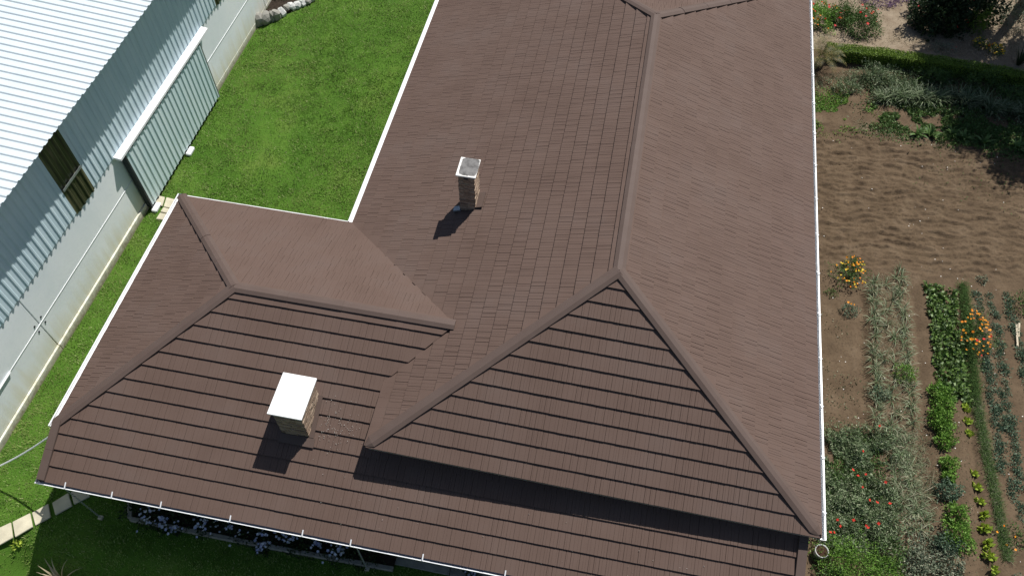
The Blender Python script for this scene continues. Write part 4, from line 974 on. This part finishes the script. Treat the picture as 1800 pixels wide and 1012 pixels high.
# leek / garlic bed: two loose rows of drooping strap leaves
LK = [strap_mesh('leaf', 13, 0.36, 0.018, 0.07, 1.2, np.random.default_rng(140+i), 0.95) for i in range(4)]
LKM = [M['leaf_strap'], M['leaf_meadow'], M['leaf_strap'], M['leaf_straw']]
rn = random.Random(17)
def row(u0, v0, u1, v1, n, ju=5, jv=4):
    return [(u0+(u1-u0)*i/(n-1)+rn.uniform(-ju, ju), v0+(v1-v0)*i/(n-1)+rn.uniform(-jv, jv)) for i in range(n)]
spots = row(1532, 492, 1545, 745, 36)+row(1578, 478, 1604, 745, 38)+row(1556, 500, 1575, 745, 20, 10, 8)+row(1585, 760, 1628, 930, 30, 14, 6)+row(1560, 750, 1600, 930, 22, 12, 6)
for i, (u, v) in enumerate(spots):
    put([('leaf', LK[i % 4], LKM[i % 4])], 'leek_plant', 'limp grey-green strap-leaved leek in the wide messy bed', 'vegetable', gl(u, v), 'leeks in the messy bed', rn.random()*6, rn.uniform(0.75, 1.15))
scatter_straps('leek_litter', [(1530, 745), (1605, 745), (1590, 480), (1525, 490)], 2400, 0.17, 0.010, 'leaf_straw', 'dry fallen leek leaves covering the messy bed', 'litter', 48, 1.35)
shrub('herb_clump', 1588, 660, (0.34, 0.30, 0.4), 700, 'leaf_bright', 'bright feathery green clump standing in the leek bed', 'plant', 0.05, 0.025)
shrub('herb_clump', 1545, 695, (0.3, 0.26, 0.3), 300, 'leaf_bluegreen', 'bluish green clump on the left row of the leek bed', 'plant', 0.07, 0.025)
# beet bed
BT = [foliage_mesh('leaf', (0.15, 0.15, 0.15), 30, 0.105, 0.075, 0.0, 0.35, 0.2, 1.0, np.random.default_rng(160+i)) for i in range(4)]
bs = []
for i in range(3): bs += row(1636+i*17, 505+i*6, 1660+i*21, 700+i*2, 25, 5, 4)
bs += row(1690, 640, 1700, 712, 9)+row(1632, 500, 1650, 640, 18)+row(1646, 520, 1676, 700, 24, 6, 4)+row(1664, 540, 1690, 700, 20, 6, 4)
for i, (u, v) in enumerate(bs):
    put([('leaf', BT[i % 4], M['leaf_beet'])], 'beet_plant', 'leafy beet with shiny pale-edged leaves in the dense bed', 'vegetable', gl(u, v), 'beets in the dense leafy bed', rn.random()*6, rn.uniform(0.8, 1.2))
# parsley / carrot clumps down the row
for i, (u, v, r_, h_, lb) in enumerate([(1648, 690, 0.36, 0.45, 'bright feathery carrot clump at the foot of the beet bed'), (1655, 712, 0.40, 0.5, 'bright green carrot clump, second down the row'), (1651, 735, 0.40, 0.5, 'wide bright green carrot clump, third down the row'), (1655, 752, 0.40, 0.5, 'carrot clump just above the first gap in the row'), (1659, 776, 0.36, 0.4, 'rounded carrot clump between two bare gaps'), (1666, 818, 0.30, 0.4, 'small carrot clump below the wider gap'),
        (1667, 842, 0.24, 0.35, 'yellow-green carrot tuft above the dark bush'), (1664, 866, 0.42, 0.4, 'dark bluish low bush in the carrot row'), (1678, 905, 0.38, 0.45, 'pointed green bush below the dark bluish one'), (1682, 945, 0.55, 0.5, 'large green bush at the bottom of the carrot row'), (1664, 958, 0.42, 0.35, 'grey-green bush left of the large one at the bottom')]):
    r_ *= 0.78; shrub('carrot_clump', u, v, (r_, r_, h_*0.85), int(3000*r_), 'leaf_bluegreen' if i in (7, 10) else 'leaf_bright', lb, 'vegetable', 0.06, 0.034, group='green clumps down the carrot row')
# lettuces in single file
LT = foliage_mesh('leaf', (0.13, 0.13, 0.10), 26, 0.13, 0.075, 0.01, 0.4, 0.1, rng=np.random.default_rng(4))
for i, (u, v) in enumerate([(1697, 716), (1701, 738), (1704, 760), (1715, 830), (1720, 854), (1725, 880), (1730, 903), (1732, 927), (1736, 954), (1740, 977), (1748, 1004)]):
    put([('leaf', LT, M['leaf_yellowgreen'])], 'lettuce', 'small yellow-green lettuce in the single file on bare soil', 'vegetable', gl(u, v), 'lettuces in single file', rn.random()*6, rn.uniform(1.0, 1.4))
# grassy strip
scatter_straps('grass_strip', [(1686, 500), (1697, 500), (1721, 700), (1710, 700)], 3600, 0.20, 0.012, 'leaf_green', 'narrow strip of tall green grass dividing the beds, upper part', 'grass', 49, 0.7)
scatter_straps('grass_strip', [(1711, 700), (1721, 700), (1775, 985), (1765, 985)], 1500, 0.17, 0.012, 'leaf_straw', 'narrow strip of grass dividing the beds, lower dry part', 'grass', 50, 0.8)
scatter_straps('grass_strip', [(1711, 700), (1721, 700), (1775, 985), (1765, 985)], 4200, 0.16, 0.012, 'leaf_green', 'green shoots in the lower part of the dividing strip', 'grass', 55, 0.8)
# blue-green rows at the right
PT_ = [foliage_mesh('leaf', (0.20, 0.20, 0.15), 95, 0.065, 0.035, 0.0, 0.3, 0.2, rng=np.random.default_rng(170+i)) for i in range(3)]
ps = row(1715, 512, 1760, 830, 34, 5, 4)+row(1742, 520, 1790, 850, 34, 5, 4)+row(1768, 520, 1812, 700, 20, 4, 4)+row(1780, 850, 1812, 960, 10, 8, 6)+row(1735, 620, 1770, 760, 12, 6, 6)
for i, (u, v) in enumerate(ps):
    put([('leaf', PT_[i % 3], M['leaf_bluegreen'])], 'strawberry_plant', 'small bluish green strawberry plant in the rows at the right edge', 'vegetable', gl(u, v), 'bluish plants in the right-hand rows', rn.random()*6, rn.uniform(0.5, 1.05))
for (a, b_, lb) in [((1784, 571), (1786, 612), 'longer pale wooden stake lying on the soil at the right edge'), ((1789, 570), (1788, 594), 'shorter pale wooden stake beside the longer one')]:
    p, q = gl(*a)+Vector((0, 0, 0.04)), gl(*b_)+Vector((0, 0, 0.04)); d = (q-p).normalized(); s_ = Vector((-d.y, d.x, 0))*0.028; h = Vector((0, 0, 0.035)); mb = MB(); mb.hexa([p-s_, q-s_, q+s_, p+s_, p-s_+h, q-s_+h, q+s_+h, p+s_+h]); o = mb.build('wooden_stake', M['stick']); bevel_mod(o, 0.006); tag(o, lb, 'stake')
shrub('grey_shrub', 1800, 540, (0.45, 0.45, 0.45), 420, 'leaf_green', 'small green shrub cut by the right edge above the stakes', 'plant', 0.08, 0.03)
# poppy meadow and bright shrub by the house
scatter_leaves('weed_meadow', [(1446, 960), (1570, 960), (1560, 760), (1444, 765)], 30000, 0.085, 'leaf_meadow', 'grey-green weed meadow beside the house wall', 'weeds', 51, 0.42, 0.9, 0.024, -0.5)
scatter_leaves('weed_meadow', [(1446, 960), (1560, 960), (1545, 770), (1444, 775)], 7000, 0.08, 'leaf_green', 'darker green undergrowth in the weed meadow', 'weeds', 52, 0.12, 0.8, 0.03, -0.1)
scatter_straps('weed_meadow', [(1520, 1012), (1660, 1012), (1625, 760), (1540, 760)], 3000, 0.30, 0.013, 'leaf_straw', 'dry brown straw patch between meadow and carrot row', 'weeds', 53, 1.1, 0.7)
scatter_leaves('weed_meadow', [(1580, 1030), (1780, 1030), (1760, 960), (1600, 930)], 5200, 0.085, 'leaf_grey', 'grey weeds along the bottom of the vegetable beds', 'weeds', 54, 0.25, 0.8, 0.03)
for i, (u, v, r_, lb) in enumerate([(1468, 985, 0.62, 'bright green bush at the bottom next to the planter'), (1500, 1000, 0.75, 'largest bright green bush at the bottom edge'), (1548, 1008, 0.55, 'bright green bush at the bottom, right of the largest')]):
    shrub('green_bush', u, v, (r_, r_, r_*0.8), int(3400*r_), 'leaf_bright', lb, 'shrub', 0.05, 0.025)
for i, (u, v, lb) in enumerate([(1458, 1012, 'green bush in the shade under the planter'), (1610, 990, 'grey-green bush at the bottom below the straw'), (1560, 975, 'low mid-green weed clump right of the poppies')]):
    shrub('weed_bush', u, v, (0.45, 0.45, 0.4), 800, ('leaf_green', 'leaf_grey', 'leaf_green')[i], lb, 'plant', 0.07, 0.03)
PP = flowers_mesh('petal', np.array([[0, 0, 0.52]]), 0.075, np.random.default_rng(9), 4)
mb = MB(); mb.tube([(0, 0, 0), (0.02, 0, 0.3), (0, 0, 0.52)], 0.006, 4); PS = mb.mesh('stem')
for i, (x, y, c) in enumerate([(512, 90, 'r'), (413, 243, 'r'), (337, 373, 'r'), (374, 402, 'r'), (430, 385, 'r'), (540, 443, 'r'), (407, 465, 'r'), (452, 543, 'r'), (492, 563, 'r'), (563, 575, 'r'), (346, 673, 'o'), (430, 700, 'o'), (266, 707, 'r'), (233, 742, 'r'), (203, 748, 'r'), (438, 715, 'o'), (503, 690, 'y'), (250, 668, 'y'), (168, 700, 'o')]):
    u, v = 1400+x/3.465, 720+y/3.465; p = G(u, v, 0.5); p.z = hz(p.x, p.y)
    put([('petal', PP, M[{'r': 'petal_red', 'o': 'petal_orange', 'y': 'petal_yellow'}[c]]), ('stem', PS, M['leaf_green'])], 'poppy', {'r': 'red poppy', 'o': 'orange poppy', 'y': 'yellow flower'}[c]+' rising out of the grey-green weed meadow', 'flower', p, {'r': 'red poppies', 'o': 'orange poppies', 'y': 'yellow flowers'}[c]+' in the weed meadow', i*1.1, random.uniform(0.85, 1.15))
# small weeds and stones on the bare soil
scatter_leaves('soil_weeds', [(1445, 745), (1520, 745), (1505, 560), (1442, 560)], 420, 0.06, 'leaf_straw', 'sparse dry weeds on the bare strip beside the gutter', 'weeds', 56, 0.06, 0.8)
scatter_leaves('soil_weeds', [(1620, 1000), (1750, 1000), (1700, 720), (1600, 720)], 700, 0.05, 'leaf_straw', 'sparse dry bits on the soil between carrots and lettuces', 'litter', 57, 0.03)
mb = MB(); rn = random.Random(23)
for i in range(170):
    u = rn.uniform(1432, 1800); v = rn.uniform(240, 1000); p = gl(u, v); s = rn.uniform(0.006, 0.015); mb.hexa([(p.x+a*s*rn.uniform(0.6, 1.2), p.y+b*s*rn.uniform(0.6, 1.2), p.z+c*s*0.7) for c in (-0.5, 0.8) for a, b in ((-1, -1), (1, -1), (1, 1), (-1, 1))])
tag(mb.build('pebbles', M['crumb']), 'small pale pebbles strewn over the garden soil', 'pebbles', kind='stuff')

# trees beyond the right edge that shade the upper garden
def tree(x, y, h, rc, label, seed, zc=0.35):
    rn = np.random.default_rng(seed); mb = MB(); mb.tube([(0, 0, -0.2), (0.08, 0.05, h*0.3), (0.0, 0.1, h*0.6), (0.1, 0, h*0.9)], [0.22, 0.17, 0.11, 0.04], 9); parts = [('trunk', mb.mesh('trunk', True), M['trunk'])]
    mb = MB(); Cs = []
    for i in range(15):
        a = i*2.4+rn.random(); z = h*(zc+(0.9-zc)*i/15); rr = rc*(1-0.45*abs(i/15-0.35))*rn.uniform(0.65, 1.0); e = np.array([math.cos(a)*rr, math.sin(a)*rr, z+rn.uniform(0.2, 0.9)]); Cs.append(e)
        mb.tube([(0, 0, z*0.85), tuple(e*np.array([.5, .5, 1])-np.array([0, 0, .15])), tuple(e)], [0.07, 0.045, 0.015], 5)
    parts.append(('limb', mb.mesh('limb'), M['trunk'])); n = 17000
    c = np.array(Cs)[rn.integers(0, len(Cs), n)]; P = c+rn.normal(0, 0.42, (n, 3))*np.array([rc*0.42, rc*0.42, rc*0.36]); V, F = leaves_np(P, unit(n, rn, 0.3), 0.2*(0.6+0.8*rn.random(n)), 0.13, 0.3, rn)
    parts.append(('crown', mesh_np('crown', V, F), M['leaf_dark'])); put(parts, 'tree', label, 'tree', (x, y, 0))
tree(14.5, 20.3, 11.0, 2.1, 'tall dark tree beyond the top right corner shading the hedge', 61, 0.52)
tree(15.7, 17.0, 10.0, 2.3, 'dark tree at the right edge shading the tilled soil', 62, 0.45)
